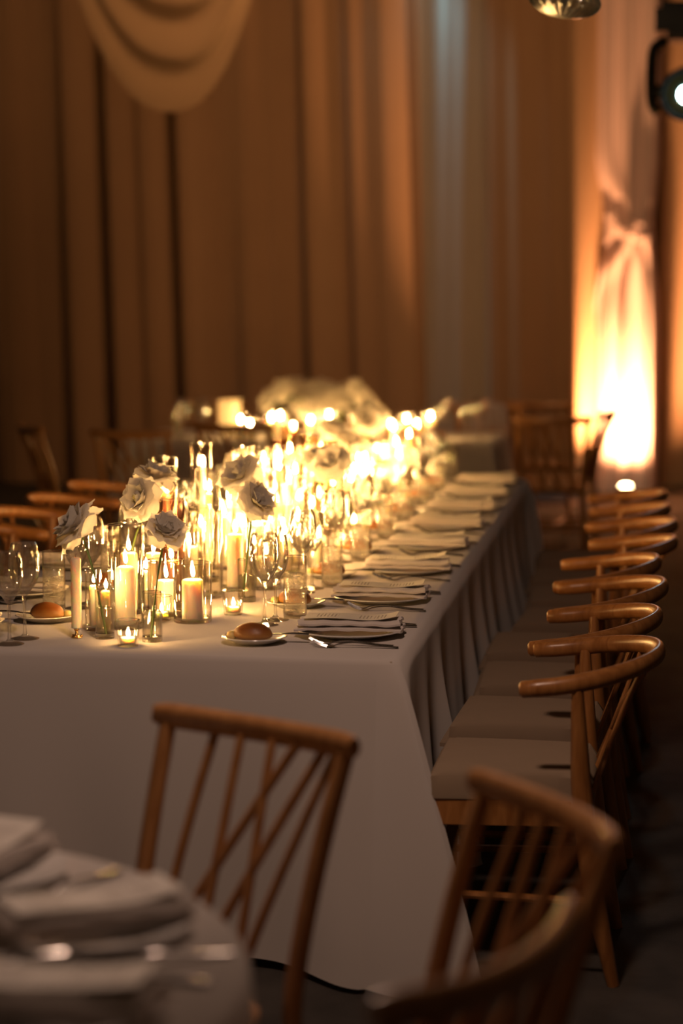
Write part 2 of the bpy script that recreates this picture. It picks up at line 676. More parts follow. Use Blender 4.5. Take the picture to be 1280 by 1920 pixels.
def swag():
    # loose voile swag hung from the ceiling, folds nested in a U
    Y = 14.5
    nu, nv = 60, 64
    L0, L1 = Vector((-4.16, 0, 4.58)), Vector((-2.46, 0, 4.58))
    vs, fs = [], []
    for j in range(nv + 1):
        v = j / nv
        sag = 0.15 + 1.62 * v ** 0.85
        a = L0 + Vector((0.30 * (1 - v), 0, 0))
        b = L1 + Vector((-0.22 * (1 - v), 0, 0))
        for i in range(nu + 1):
            u = i / nu
            c = 1 - abs(2 * u - 1) ** 2.3
            skew = 0.10 * math.sin(PI * u)
            p = a.lerp(b, u)
            fold = math.sin(6.28 * 4.6 * v ** 0.8 + 1.8 * math.sin(u * 3.4 + 0.6)) * smooth01((1 - v) / 0.35 + 0.12) * (0.25 + 0.75 * smooth01(u * 1.6)) * math.sin(PI * u) ** 0.5
            vs.append((p.x + skew * v, Y - 0.20 * v * c + 0.055 * fold, p.z - sag * c + 0.03 * fold * c))
    W = nu + 1
    for j in range(nv):
        for i in range(nu):
            q = j * W + i
            fs.append((q, q + 1, q + W + 1, q + W))
    me = mesh_from('ceiling_swag', vs, fs)
    me.materials.append(M['swag'])
    tag(put('ceiling_swag', me), 'draped voile swag hanging in U-shaped folds from the ceiling', 'swag')


swag()

# cool lamp in the slot behind the brown drape, washing the pale strip
spot_lamp('slot_lamp', (-2.35, 18.42, 5.0), (-1.80, 18.75, 2.0), 120, (0.36, 0.80, 1.0), 70, 0.9, 0.1)


# ------------------------------------------------------------------ tables and cloths
def cloth_rect(name, x0, x1, y0, y1, top, hem, flare, seed, label, corner=0.05, ns=26, per=70, corner_flare=0.20, front_flare=0.0):
    rnd = random.Random(seed)
    # outline around the rectangle, counter-clockwise, rounded corners
    pts = []
    cr = corner
    cs = [(x1 - cr, y0 + cr, -PI / 2), (x1 - cr, y1 - cr, 0), (x0 + cr, y1 - cr, PI / 2), (x0 + cr, y0 + cr, PI)]
    for k in range(4):
        cx, cy_, a0 = cs[k]
        for i in range(19):
            a = a0 + PI / 2 * i / 18
            pts.append((Vector((cx + cr * math.cos(a), cy_ + cr * math.sin(a), 0)), Vector((math.cos(a), math.sin(a), 0)),
                        math.exp(-((i - 9) / 8.0) ** 2)))
        nx_, ny_, na = cs[(k + 1) % 4]
        a = a0 + PI / 2
        p = Vector((cx + cr * math.cos(a), cy_ + cr * math.sin(a), 0))
        q = Vector((nx_ + cr * math.cos(a), ny_ + cr * math.sin(a), 0))
        n = max(2, int((q - p).length * per))
        for i in range(1, n):
            d = min(i, n - i) / per
            pts.append((p.lerp(q, i / n), Vector((math.cos(a), math.sin(a), 0)), 0.30 * math.exp(-(d / 0.16) ** 2)))
    npt = len(pts)
    arc = [0]
    for i in range(1, npt):
        arc.append(arc[-1] + (pts[i][0] - pts[i - 1][0]).length)
    total = arc[-1]
    waves = [(rnd.randint(int(total * 1.0), int(total * 4.4)), rnd.uniform(0, 6.28), rnd.uniform(0.4, 1)) for _ in range(6)]
    vs, fs = [], []
    # top grid as rings towards the centre line, then skirt rings
    cx, cy_ = (x0 + x1) / 2, (y0 + y1) / 2
    rings = []
    ins = [0.0, 0.004, 0.012]
    for s in range(ns + 1):
        t = s / ns
        ring = []
        for i, (p, nrm, cf) in enumerate(pts):
            wsum = sum(w * math.sin(f * 2 * PI * arc[i] / total + ph) for f, ph, w in waves) / 3.0
            off = (flare + (front_flare if nrm.y < -0.7 else 0.0)) * t + cf * corner_flare * (t ** 0.72) + 0.105 * wsum * smooth01(t * 1.1) * (0.35 + 0.65 * t)
            off = max(off, 0.002 * t)
            if s == 0:
                off = -0.010
            z = top - (top - hem) * t
            if s == 1:
                z = top - 0.012
                off = max(off * 0.3, 0.0)
            q = p + nrm * off
            if s == ns:
                z = hem + 0.010 * (1 + math.sin(arc[i] * 5.3 + seed))
            ring.append(len(vs))
            vs.append((q.x, q.y, z))
        rings.append(ring)
    for A, B in zip(rings[:-1], rings[1:]):
        for i in range(npt):
            k = (i + 1) % npt
            fs.append((A[i], B[i], B[k], A[k]))
    fs.append(tuple(rings[0]))
    me = mesh_from(name, vs, fs)
    me.materials.append(M['cloth'])
    try:
        me.set_sharp_from_angle(angle=R(70))
    except Exception:
        pass
    o = put(name, me)
    tag(o, label, 'tablecloth')
    return o


def trestle(name, x0, x1, y0, y1, label):
    root = empty(name, ((x0 + x1) / 2, (y0 + y1) / 2, 0))
    tag(root, label, 'table')
    w, l = x1 - x0 - 0.03, y1 - y0 - 0.03
    MB().box((0, 0, 0.733), (w, l, 0.026)).build('tabletop', M['tabletop'], root, smooth=False)
    for sx in (-1, 1):
        for sy in (-1, 1):
            MB().tube([(sx * (w / 2 - 0.12), sy * (l / 2 - 0.25), 0), (sx * (w / 2 - 0.12), sy * (l / 2 - 0.25), 0.72)], 0.016, 8) \
                .build('leg', M['metal'], root)
    return root


cloth_rect('tablecloth', TX0, TX1, TY0, TY1, TZ, 0.012, 0.035, 4,
           'floor-length pale cloth over the long candlelit table', front_flare=0.05)
trestle('banquet_table', TX0, TX1, TY0, TY1, 'long banquet table hidden under the pale cloth')
cloth_rect('tablecloth', -3.15, -0.95, 12.6, 13.7, TZ, 0.012, 0.03, 9, 'dim cloth of the table beyond the long one', per=40, corner_flare=0.12)
trestle('banquet_table', -3.15, -0.95, 12.6, 13.7, 'table of the far white flowers under a dim cloth')


def round_cloth(cx, cy_, r, top, hem, label):
    seg, ns = 180, 22
    vs, fs, rings = [], [], []
    for s in range(ns + 1):
        t = s / ns
        ring = []
        for i in range(seg):
            a = 2 * PI * i / seg
            wv = math.sin(a * 13 + 0.6) + 0.6 * math.sin(a * 8 + 2) + 0.3 * math.sin(a * 21)
            rr = r + (0.06 * t + 0.05 * wv * smooth01(t * 1.2) * t)
            if s == 0:
                rr = r - 0.012
            z = top - (top - hem) * t
            if s == 1:
                z = top - 0.012
                rr = r
            ring.append(len(vs))
            vs.append((cx + rr * math.cos(a), cy_ + rr * math.sin(a), z))
        rings.append(ring)
    for A, B in zip(rings[:-1], rings[1:]):
        for i in range(seg):
            k = (i + 1) % seg
            fs.append((A[i], B[i], B[k], A[k]))
    fs.append(tuple(rings[0]))
    me = mesh_from('tablecloth', vs, fs)
    me.materials.append(M['cloth'])
    me.set_sharp_from_angle(angle=R(70))
    tag(put('tablecloth', me), label, 'tablecloth')


RTX, RTY, RTR = -1.25, 2.60, 0.745
round_cloth(RTX, RTY, RTR, TZ, 0.012, 'blurred cloth of the round table nearest the camera')
rt = empty('round_table', (RTX, RTY, 0))
tag(rt, 'round table under the blurred near cloth', 'table')
MB().lathe([(0, 0.72), (RTR - 0.02, 0.72), (RTR - 0.02, 0.745), (0, 0.745)], 48).build('tabletop', M['tabletop'], rt)
MB().lathe([(0.3, 0), (0.3, 0.03), (0.05, 0.06), (0.04, 0.7), (0.2, 0.72)], 24).build('pedestal', M['metal'], rt)


# ------------------------------------------------------------------ bow-back armchair
def make_bow_chair():
    root = empty('bow_back_chair', (0, 0, 0))
    W = M['wood']
    # seat cushion: rounded slab, wider at the front
    nu, nv = 18, 18
    mb = MB()
    vs, fs = [], []

    def outline(u, v):
        x = -0.225 + 0.405 * u
        hw = 0.225 + 0.030 * u
        return x, (2 * v - 1) * hw
    top = []
    for j in range(nv + 1):
        for i in range(nu + 1):
            u, v = i / nu, j / nv
            x, y = outline(u, v)
            e = min(u, 1 - u, v, 1 - v)
            k = 1 - (1 - min(1, e / 0.13)) ** 2.2
            vs.append((x, y, 0.447 + 0.045 * math.sqrt(max(k, 0)) + 0.006 * math.sin(PI * u) * math.sin(PI * v)))
    for j in range(nv + 1):
        for i in range(nu + 1):
            x, y = outline(i / nu, j / nv)
            vs.append((x, y, 0.437))
    W1 = nu + 1
    off = W1 * (nv + 1)
    for j in range(nv):
        for i in range(nu):
            a = j * W1 + i
            fs.append((a, a + 1, a + W1 + 1, a + W1))
            fs.append((off + a, off + a + W1, off + a + W1 + 1, off + a + 1))
    for i in range(nu):
        a, b = i, i + 1
        fs.append((a, off + a, off + b, b))
        a, b = nv * W1 + i, nv * W1 + i + 1
        fs.append((a, b, off + b, off + a))
    for j in range(nv):
        a, b = j * W1, (j + 1) * W1
        fs.append((a, b, off + b, off + a))
        a, b = j * W1 + nu, (j + 1) * W1 + nu
        fs.append((a, off + a, off + b, b))
    mb.add(vs, fs).build('seat_cushion', M['seat'], root)
    fr = MB()
    fr.box((0.155, 0, 0.405), (0.03, 0.46, 0.06))
    fr.box((-0.205, 0, 0.405), (0.03, 0.42, 0.06))
    for s in (-1, 1):
        fr.box((-0.022, s * 0.225, 0.405), (0.375, 0.028, 0.06), Matrix.Rotation(s * R(3), 3, 'Z'))
    fr.build('seat_frame', W, root, smooth=False)
    for s in (-1, 1):
        MB().tube([(0.155, s * 0.215, 0.0), (0.153, s * 0.214, 0.25), (0.150, s * 0.212, 0.44)], [0.014, 0.019, 0.020], 10) \
            .build('leg', W, root)
        path = spline([(-0.275, s * 0.238, 0.0), (-0.225, s * 0.242, 0.24), (-0.198, s * 0.246, 0.45), (-0.190, s * 0.256, 0.59), (-0.185, s * 0.268, 0.714)], 5)
        rad = []
        for p in path:
            t = p.z / 0.714
            r = 0.014 + 0.017 * math.sin(PI * min(1, t * 0.86 + 0.08)) ** 1.2
            rad.append((r * 1.05, r * 0.85))
        MB().tube(path, rad, 12, up=(1, 0, 0)).build('rear_leg', W, root)
        MB().tube([(0.153, s * 0.214, 0.20), (-0.225, s * 0.240, 0.20)], 0.010, 8).build('stretcher', W, root)
    MB().tube([(0.153, -0.214, 0.27), (0.153, 0.214, 0.27)], 0.010, 8).build('stretcher', W, root)
    # bow rail: arm ends in front, sweeping round behind the sitter
    pts = []
    n = 40
    for i in range(n + 1):
        a = -PI / 2 + PI * i / n
        x = -0.10 - 0.272 * math.cos(a) ** 0.9 if math.cos(a) > 1e-6 else -0.10
        y = 0.283 * math.sin(a)
        z = 0.712 + 0.046 * max(0, math.cos(a)) ** 1.1
        pts.append(Vector((x, y, z)))
    pts = [Vector((-0.052, -0.286, 0.707)), Vector((-0.058, -0.286, 0.7075))] + pts + [Vector((-0.058, 0.286, 0.7075)), Vector((-0.052, 0.286, 0.707))]
    m = len(pts)
    rad = []
    for i in range(m):
        e = min(i, m - 1 - i)
        k = [0.55, 0.9][e] if e < 2 else 1.0
        t = abs(2 * i / (m - 1) - 1)
        rad.append(((0.0145 + 0.005 * t) * k, (0.0225 - 0.001 * t) * k))
    MB().tube(pts, rad, 14).build('bow_rail', W, root, auto=60)
    # thin crossed rods behind the seat
    for s in (-1, 1):
        MB().tube([(-0.214, s * 0.195, 0.43), (-0.285, s * 0.05, 0.62), (-0.352, -s * 0.085, 0.745)], 0.0062, 8).build('cross_rod', W, root)
        MB().tube([(-0.214, s * 0.075, 0.43), (-0.285, s * 0.13, 0.62), (-0.330, s * 0.165, 0.740)], 0.0060, 8).build('cross_rod', W, root)
    return root


bow = make_bow_chair()
used = [False]


def place_bow(x, y, rz, label, group):
    if not used[0]:
        o = bow
        used[0] = True
    else:
        o = copy_tree(bow)
    o.location = (x, y, 0)
    o.rotation_euler = (0, 0, rz)
    tag(o, label, 'chair', group)
    return o


jit = [0, -2, 1.5, 0, -3, 2, 0, 3]
RCY = [5.28, 5.868, 6.46, 7.05, 7.64, 8.23, 8.82, 9.41]
for k in range(8):
    dx = [0.0, -0.005, 0.012, -0.008, 0.05, 0.055, 0.03, 0.02][k]
    place_bow(-0.362 + dx, RCY[k], PI + R(jit[k]),
              'honey wood bow-back chair with grey seat, %s from the near end, facing the bread rolls' % ORD[k]
              if k not in (0, 7) else
              ('honey wood bow-back chair nearest the camera at the long table, its seat fully seen' if k == 0 else
               'farthest bow-back chair of the row in front of the floor uplight'),
              'bow-back chairs along the open side of the long table')
LCY = [7.05, 7.66, 8.27, 8.87, 9.48]
for k, y in enumerate(LCY):
    place_bow(-2.235, y, R([2, -3, 0, 2, -2][k]),
              'dim bow-back chair across the long table, %s of five going back' % ORD[k],
              'bow-back chairs across the long table')


# ------------------------------------------------------------------ cross-back chair
def make_cross_chair():
    root = empty('cross_back_chair', (0, 0, 0))
    W = M['wood_x']
    # +x is forward; back posts lean backwards and spread upwards
    def post_pt(s, t):
        z = 0.86 * t
        x = -0.20 - 0.02 * (1 - min(t / 0.52, 1)) * 1.6 - 0.115 * max(0, (t - 0.50) / 0.5) ** 1.35
        y = s * (0.178 + 0.012 * (1 - t) + 0.028 * max(0, (t - 0.5) / 0.5) ** 1.4)
        return Vector((x, y, z))
    for s in (-1, 1):
        path = [post_pt(s, i / 16) for i in range(17)]
        rad = [(0.016, 0.0145 + 0.003 * math.sin(PI * i / 16)) for i in range(17)]
        MB().tube(path, rad, 10, up=(1, 0, 0)).build('rear_leg', W, root)
        MB().tube([(0.205, s * 0.195, 0), (0.19, s * 0.185, 0.43)], [0.013, 0.018], 10).build('leg', W, root)
        MB().tube([(0.20, s * 0.19, 0.17), (-0.225, s * 0.188, 0.19)], 0.010, 8).build('stretcher', W, root)
    MB().tube([(-0.02, -0.19, 0.18), (-0.02, 0.19, 0.18)], 0.010, 8).build('stretcher', W, root)
    fr = MB()
    fr.lathe([(0, 0.418), (0.205, 0.418), (0.218, 0.43), (0.218, 0.448), (0.205, 0.458), (0.17, 0.455)], 32)
    fr.build('seat_frame', W, root)
    MB().lathe([(0.172, 0.452), (0.15, 0.456), (0.08, 0.450), (0, 0.448)], 32).build('woven_seat', M['cane'], root)

    def rail_pt(u):
        y = -0.232 + 0.464 * u
        c = (2 * u - 1) ** 2
        return Vector((-0.355 + 0.050 * c, y, 0.862 + 0.010 * c))
    pts = [rail_pt(i / 24) for i in range(25)]
    rad = []
    for i in range(25):
        e = min(i, 24 - i)
        k = [0.72, 0.95][e] if e < 2 else 1.0
        rad.append((0.0155 * k, 0.023 * k))
    MB().tube(pts, rad, 12).build('top_rail', W, root, auto=60)

    def back_x(z):
        t = z / 0.86
        return -0.20 - 0.115 * max(0, (t - 0.50) / 0.5) ** 1.35 - 0.03 * max(0, (z - 0.46) / 0.4)

    def slat(u0, u1, bow_):
        pts = []
        for i in range(13):
            t = i / 12
            z = 0.45 + 0.40 * t
            y = -0.19 + 0.38 * (u0 + (u1 - u0) * (t ** 1.35)) + bow_ * math.sin(PI * t)
            pts.append((back_x(z), y, z))
        MB().tube(pts, 0.0085, 8).build('back_slat', W, root)
    for u0, u1, b in ((0.16, 0.20, 0.0), (0.40, 0.36, 0.006), (0.64, 0.55, 0.004), (0.17, 0.70, 0.018), (0.41, 0.86, 0.016), (0.66, 0.93, 0.01)):
        slat(u0, u1, b)
    return root


xch = make_cross_chair()
xused = [False]


def place_cross(x, y, rz, label, group=None, flip=False):
    if not xused[0]:
        o = xch
        xused[0] = True
    else:
        o = copy_tree(xch)
    o.location = (x, y, 0)
    o.rotation_euler = (0, 0, rz)
    if flip:
        o.scale = (1, -1, 1)
    tag(o, label, 'chair', group)
    return o


def cross_by_rail(xm, ym, face_deg, label, group=None, flip=False):
    """place a chair so that the middle of its top rail is at xm, ym and it faces face_deg"""
    a = R(face_deg)
    return place_cross(xm + 0.335 * math.cos(a), ym + 0.335 * math.sin(a), a, label, group, flip)


gx = 'cross-back chairs around the near round table'
cross_by_rail(-0.672, 3.672, 238.5, 'blurred cross-back wooden chair standing in front of the long white cloth', gx)
cross_by_rail(-0.138, 3.130, 209.5, 'blurred cross-back chair in front of the nearest bow-back chair seat', gx)
cross_by_rail(-0.165, 2.40, 156, 'very blurred chair rail at the bottom edge, closest to the camera', gx)
gb = 'dim chairs far behind the long table'
cross_by_rail(-0.62, 13.0, 93, 'dark cross-back chair beside the glowing orange drape, nearest of its pair', gb)
cross_by_rail(-0.30, 13.75, 172, 'dark cross-back chair turned sideways against the glowing drape', gb)
cross_by_rail(-0.80, 14.75, 80, 'dim cross-back chair before the reddish drape, behind the far table corner', gb)
cross_by_rail(-1.10, 14.32, 268, 'dim chair half hidden behind the far end of the long table', gb)
cross_by_rail(-3.47, 11.75, 30, 'very dim cross-back chair at far left, leaning outward', gb)
cross_by_rail(-2.80, 11.40, 84, 'very dim cross-back chair in front of the dim far table', gb)
cross_by_rail(-2.95, 14.32, 270, 'very dim cross-back chair behind the dim far table', gb)
cross_by_rail(-2.36, 12.02, 88, 'dark chair back below the far row of candles', gb)


# lilac cloth hung over a chair back
def hung_cloth():
    nu, nv = 16, 24
    vs, fs = [], []
    for j in range(nv + 1):
        v = j / nv
        ang = (v - 0.5) * 2
        for i in range(nu + 1):
            u = i / nu - 0.5
            w = 0.26 * (0.85 + 0.3 * abs(ang))
            z = 0.905 - 0.42 * max(0, abs(ang) - 0.12) - 0.02 * (2 * u) ** 2
            y = (0.04 + 0.03 * abs(ang)) * (1 if ang > 0 else -1) * min(1, abs(ang) / 0.12) + 0.012 * math.sin(u * 22 + ang)
            vs.append((u * w, y, z))
    for j in range(nv):
        for i in range(nu):
            a = j * (nu + 1) + i
            fs.append((a, a + 1, a + nu + 2, a + nu + 1))
    me = mesh_from('hung_cloth', vs, fs)
    me.materials.append(M['lilac'])
    o = put('hung_cloth', me, None, (-1.10, 14.32, 0.0))
    tag(o, 'grey lilac cloth hung over the chair at the far table corner', 'cloth')


hung_cloth()


# ------------------------------------------------------------------ glassware meshes (shared)
_cache = {}


def cached(key, fn):
    if key not in _cache:
        _cache[key] = fn()
    return _cache[key]


def vase_mesh(r, h, mat='glass', th=0.0022):
    def mk():
        p = [(0, 0), (r * 0.96, 0), (r, 0.004), (r, h - 0.001), (r - th / 2, h), (r - th, h - 0.001), (r - th, 0.009), (r * 0.85, 0.007), (0, 0.007)]
        return MB().lathe(p, 28).mesh('glass_cylinder', M[mat])
    return cached(('vase', round(r, 4), round(h, 3), mat), mk)


def rim_mesh(r, h):
    def mk():
        mb = MB()
        pts = [((r - 0.0011) * math.cos(2 * PI * i / 28), (r - 0.0011) * math.sin(2 * PI * i / 28), h) for i in range(29)]
        mb.tube(pts, 0.0013, 6, cap=False)
        return mb.mesh('rim', M['rim'])
    return cached(('rim', round(r, 4), round(h, 3)), mk)


def base_mesh(r):
    return cached(('base', round(r, 4)), lambda: MB().lathe([(0, 0.0072), (r * 0.8, 0.0072), (r * 0.93, 0.0085), (r * 0.965, 0.014), (r * 0.94, 0.0105), (0, 0.0095)], 28).mesh('base', M['rim']))


def glass_cylinder(x, y, r, h, label, group=None, mat='glass', z=TZ, name='glass_cylinder', parts=True):
    o = empty(name, (x, y, z + 0.0006))
    tag(o, label, 'vase', group)
    put('glass_body', vase_mesh(r, h, mat), o)
    if parts:
        put('rim', rim_mesh(r, h), o)
        put('base', base_mesh(r), o)
    return o


def wax_mesh(r, h, dome=0.004):
    def mk():
        b = min(0.004, r * 0.3)
        p = [(0, 0), (r * 0.98, 0), (r, 0.002)] + [(r, h * k / 6) for k in range(1, 6)] + [(r, h - dome - b), (r - b * 0.3, h - dome - b * 0.3),
             (r - b, h - dome * 0.6), (r * 0.55, h - dome * 0.25 if dome > 0.006 else h - dome * 0.7), (r * 0.25, h - 0.002), (0, h - 0.003)]
        return MB().lathe(p, 24).mesh('wax', M['wax'], auto=70)
    return cached(('wax', round(r, 4), round(h, 3), dome), mk)


def flame_mesh(k):
    def mk():
        h = (0.024, 0.030, 0.036)[k]
        w = (0.0048, 0.0055, 0.0060)[k]
        p = [(0, 0), (w * 0.55, h * 0.06), (w, h * 0.25), (w * 0.92, h * 0.42), (w * 0.55, h * 0.68), (w * 0.2, h * 0.88), (0, h)]
        return MB().lathe(p, 8).mesh('flame', M['flame'])
    return cached(('flame', k), mk)


def wick_mesh():
    return cached('wick', lambda: MB().tube([(0, 0, -0.004), (0.0004, 0, 0.006), (0.0015, 0.0005, 0.010)], 0.0008, 6).mesh('wick', M['wick']))


def candle(x, y, r, h, label, group=None, z=TZ, name='pillar_candle', dome=0.004, lit=True, fk=1, tilt=0, cat='candle'):
    o = empty(name, (x, y, z))
    o.rotation_euler = (0, R(tilt), 0)
    tag(o, label, cat, group)
    wx = put('wax', wax_mesh(r, h, dome), o)
    put('wick', wick_mesh(), wx, (0, 0, h - 0.002))
    if lit:
        put('flame', flame_mesh(fk), o, (0.001, 0, h + 0.004))
    return o


def wine_mesh(v=0):
    def mk():
        H_, rb, rt_ = [(0.245, 0.040, 0.030), (0.232, 0.036, 0.028)][v]
        st = H_ * 0.46
        outer = [(0, 0), (0.036, 0), (0.0365, 0.0015), (0.030, 0.0035), (0.010, 0.0075), (0.0050, 0.014), (0.0040, 0.03), (0.0038, st * 0.7), (0.0052, st - 0.006),
                 (0.012, st + 0.004)]
        bowlp = [(0.0, 0.0), (0.55, 0.10), (0.82, 0.24), (0.97, 0.42), (1.0, 0.55), (0.96, 0.75), (0.86, 0.93), (rt_ / rb, 1.0)]
        bh = H_ - st - 0.004
        out2 = []
        for rr, t in bowlp[1:]:
            out2.append((rb * rr, st + 0.004 + bh * t))
        # smooth by subdividing
        P = spline([Vector((a, b, 0)) for a, b in outer[-1:] + out2], 3)
        prof = outer[:-1] + [(p.x, p.y) for p in P]
        inner = [(max(0.0001, p.x - 0.0011), p.y + (0.0012 if i < 4 else 0)) for i, p in enumerate(P)][::-1]
        prof += inner + [(0, st + 0.008)]
        return MB().lathe(prof, 26).mesh('wine_glass', M['crystal'], auto=70)
    return cached(('wine', v), mk)


def wine_glass(x, y, v, label, group, z=TZ):
    o = put('wine_glass', wine_mesh(v), None, (x, y, z + 0.0006))
    return tag(o, label, 'wine glass', group)


def tumbler(x, y, label, group, z=TZ, full=True):
    o = empty('water_tumbler', (x, y, z + 0.0006))
    tag(o, label, 'water glass', group)
    r, h = 0.0315, 0.165
    put('glass_body', vase_mesh(r, h, 'glass', 0.002), o)
    put('rim', rim_mesh(r, h), o)
    put('base', base_mesh(r), o)
    if full:
        wm = cached('water', lambda: MB().lathe([(0, 0.0105), (r - 0.0035, 0.0105), (r - 0.0028, 0.013), (r - 0.0028, 0.118), (r - 0.004, 0.1195), (0, 0.1195)], 24).mesh('water', M['water']))
        put('water', wm, o)
    return o


def votive_mesh():
    def mk():
        seg, r0, r1, h = 48, 0.024, 0.030, 0.066
        mb = MB()
        prof = [(0, 0), (r0 * 0.97, 0), (r0, 0.003), (r1, h), (r1 - 0.003, h), (r0 - 0.003, 0.008), (0, 0.007)]
        mb.lathe(prof, seg)
        # flutes on the outer wall
        for i, v in enumerate(mb.v):
            rr = math.hypot(v.x, v.y)
            if rr > r0 * 0.96:
                a = math.atan2(v.y, v.x)
                k = 1 + 0.03 * math.cos(a * 24)
                v.x *= k
                v.y *= k
        return mb.mesh('votive_glass', M['glass'])
    return cached('votive', mk)


def votive(x, y, label, clabel, group=None, cgroup=None, z=TZ):
    o = empty('votive_glass', (x, y, z + 0.0006))
    tag(o, label, 'votive glass', group)
    put('cup', votive_mesh(), o)
    put('rim', rim_mesh(0.029, 0.066), o)
    t = empty('tealight', (x, y, z + 0.0085))
    tag(t, clabel, 'candle', cgroup)
    put('tin', cached('tin', lambda: MB().lathe([(0, 0), (0.0188, 0), (0.019, 0.001), (0.019, 0.016), (0.0185, 0.016), (0.0185, 0.0015), (0, 0.0015)], 24).mesh('tin', M['rim'])), t)
    put('wax', cached('tealight_wax', lambda: MB().lathe([(0, 0.0018), (0.0182, 0.0018), (0.0182, 0.0135), (0.012, 0.0125), (0, 0.012)], 24).mesh('wax', M['wax'])), t)
    put('wick', wick_mesh(), t, (0, 0, 0.011))
    put('flame', flame_mesh(0), t, (0.001, 0, 0.016))
    return o


# ------------------------------------------------------------------ roses
def petal_mesh(kind):
    def mk():
        L, W, curl, cup = [(0.036, 0.040, -0.25, 0.60), (0.048, 0.062, 0.25, 0.45), (0.058, 0.074, 0.85, 0.30), (0.060, 0.072, 1.25, 0.20)][kind]
        nu, nv = 6, 7
        vs, fs = [], []
        for j in range(nv + 1):
            v = j / nv
            ang = curl * v * v
            # walk along the length, bending outwards
            x = z = 0
            for q in range(10):
                tt = v * (q + 0.5) / 10
                a = 0.15 + curl * tt * tt * 1.3
                x += math.sin(a) * L * v / 10
                z += math.cos(a) * L * v / 10
            wv = W * (0.34 + 1.25 * v - 0.60 * v ** 2.4) * (1 - 0.55 * max(0, (v - 0.72) / 0.28) ** 1.8)
            for i in range(nu + 1):
                u = 2 * i / nu - 1
                c = -cup * (u * u) * W * 0.55 * (1 - 0.5 * v)
                tip = 0.006 * max(0, v - 0.7) / 0.3 * (1 - abs(u))
                rf = 0.0025 * math.sin(u * 5 + kind) * v
                vs.append((x - c * -1 + rf, u * wv * 0.5, z + tip * 1.5 - 0.18 * abs(u) * max(0, v - 0.75) * L))
        for j in range(nv):
            for i in range(nu):
                a = j * (nu + 1) + i
                fs.append((a, a + 1, a + nu + 2, a + nu + 1))
        me = mesh_from('petal', vs, fs)
        me.materials.append(M['petal'])
        return me
    return cached(('petal', kind), mk)


def rose(vase_xy, bloom, face, label, group, size=1.0, seed=0, z=TZ, tip=0.015, name='rose', heart=None):
    """stem from the vase floor up to the bloom centre; face = direction the flower opens to"""
    rnd = random.Random(seed)
    bx, by, bz = bloom
    root = empty(name, (vase_xy[0], vase_xy[1], z + 0.009))
    tag(root, label, 'rose', group)
    B = Vector((bx - vase_xy[0], by - vase_xy[1], bz - z - 0.009))
    d = Vector(face).normalized()
    neck = B - d * 0.030 * size
    tipv = Vector(((rnd.random() - 0.5) * 0.01, 0, 0.002)) + Vector((-0.5 * tip if B.x > 0 else 0.5 * tip, 0, 0))
    mid = tipv.lerp(neck, 0.5) + Vector((0, 0, 0.02))
    path = spline([tipv, mid, neck - Vector((0, 0, 0.02)) - d * 0.004, neck], 6)
    MB().tube(path, [0.0026 + 0.0006 * math.sin(i) for i in range(len(path))], 7).build('stem', M['stem'], root)
    rot = d.to_track_quat('Z', 'X').to_matrix()
    cal = MB()
    cal.lathe([(0, -0.004), (0.006, -0.002), (0.0095, 0.006), (0.008, 0.012), (0, 0.012)], 10)
    for v in cal.v:
        v.xyz = rot @ (v * size) + neck
    cal.build('calyx', M['stem'], root)
    hk = 1.25 if heart else 1.0
    hb = MB().lathe([(0, 0.010), (0.010, 0.012), (0.013, 0.024), (0.008, 0.035 * hk), (0, 0.037 * hk)], 10)
    for v in hb.v:
        v.xyz = rot @ (v * size) + neck
    bl = hb.build('bloom', M[heart or 'petal'], root)
    layers = [(0, 4, 0.004, 0), (1, 5, 0.008, 22), (1, 5, 0.009, 34), (2, 6, 0.009, 46), (3, 6, 0.008, 66)]
    for kind, cnt, rad, tilt in layers:
        a0 = rnd.uniform(0, 6.28)
        for k in range(cnt):
            a = a0 + 2 * PI * k / cnt + rnd.uniform(-0.18, 0.18)
            p = put('petal', petal_mesh(kind), bl)
            m = (Matrix.Translation(neck) @ rot.to_4x4() @ Matrix.Rotation(a, 4, 'Z') @ Matrix.Translation((rad * size, 0, 0.006 * size))
                 @ Matrix.Rotation(R(tilt + rnd.uniform(-9, 9)), 4, 'Y') @ Matrix.Rotation(R(rnd.uniform(-10, 10)), 4, 'Z')
                 @ Matrix.Scale(size * rnd.uniform(0.92, 1.10), 4))
            p.matrix_local = m
    return root


def bud_vase(x, y, label, group=None, r=0.0255, h=0.125, z=TZ, fill=True):
    o = glass_cylinder(x, y, r, h, label, group, name='bud_vase', z=z)
    if fill:
        wm = cached(('vw', r, h), lambda: MB().lathe([(0, 0.0105), (r - 0.004, 0.0105), (r - 0.003, 0.013), (r - 0.003, h * 0.62), (r - 0.005, h * 0.63), (0, h * 0.63)], 24).mesh('water', M['vwater']))
        put('water', wm, o)
    return o


# ------------------------------------------------------------------ tableware meshes
def plate_mesh(r, depth=0.016):
    def mk():
        p = [(0, 0.0), (r * 0.55, 0.0), (r * 0.62, 0.003), (r * 0.97, depth), (r, depth + 0.001), (r * 0.985, depth + 0.0035), (r * 0.66, 0.0075), (r * 0.58, 0.0045), (0, 0.0042)]
        return MB().lathe(p, 44).mesh('plate', M['china'], auto=60)
    return cached(('plate', r), mk)


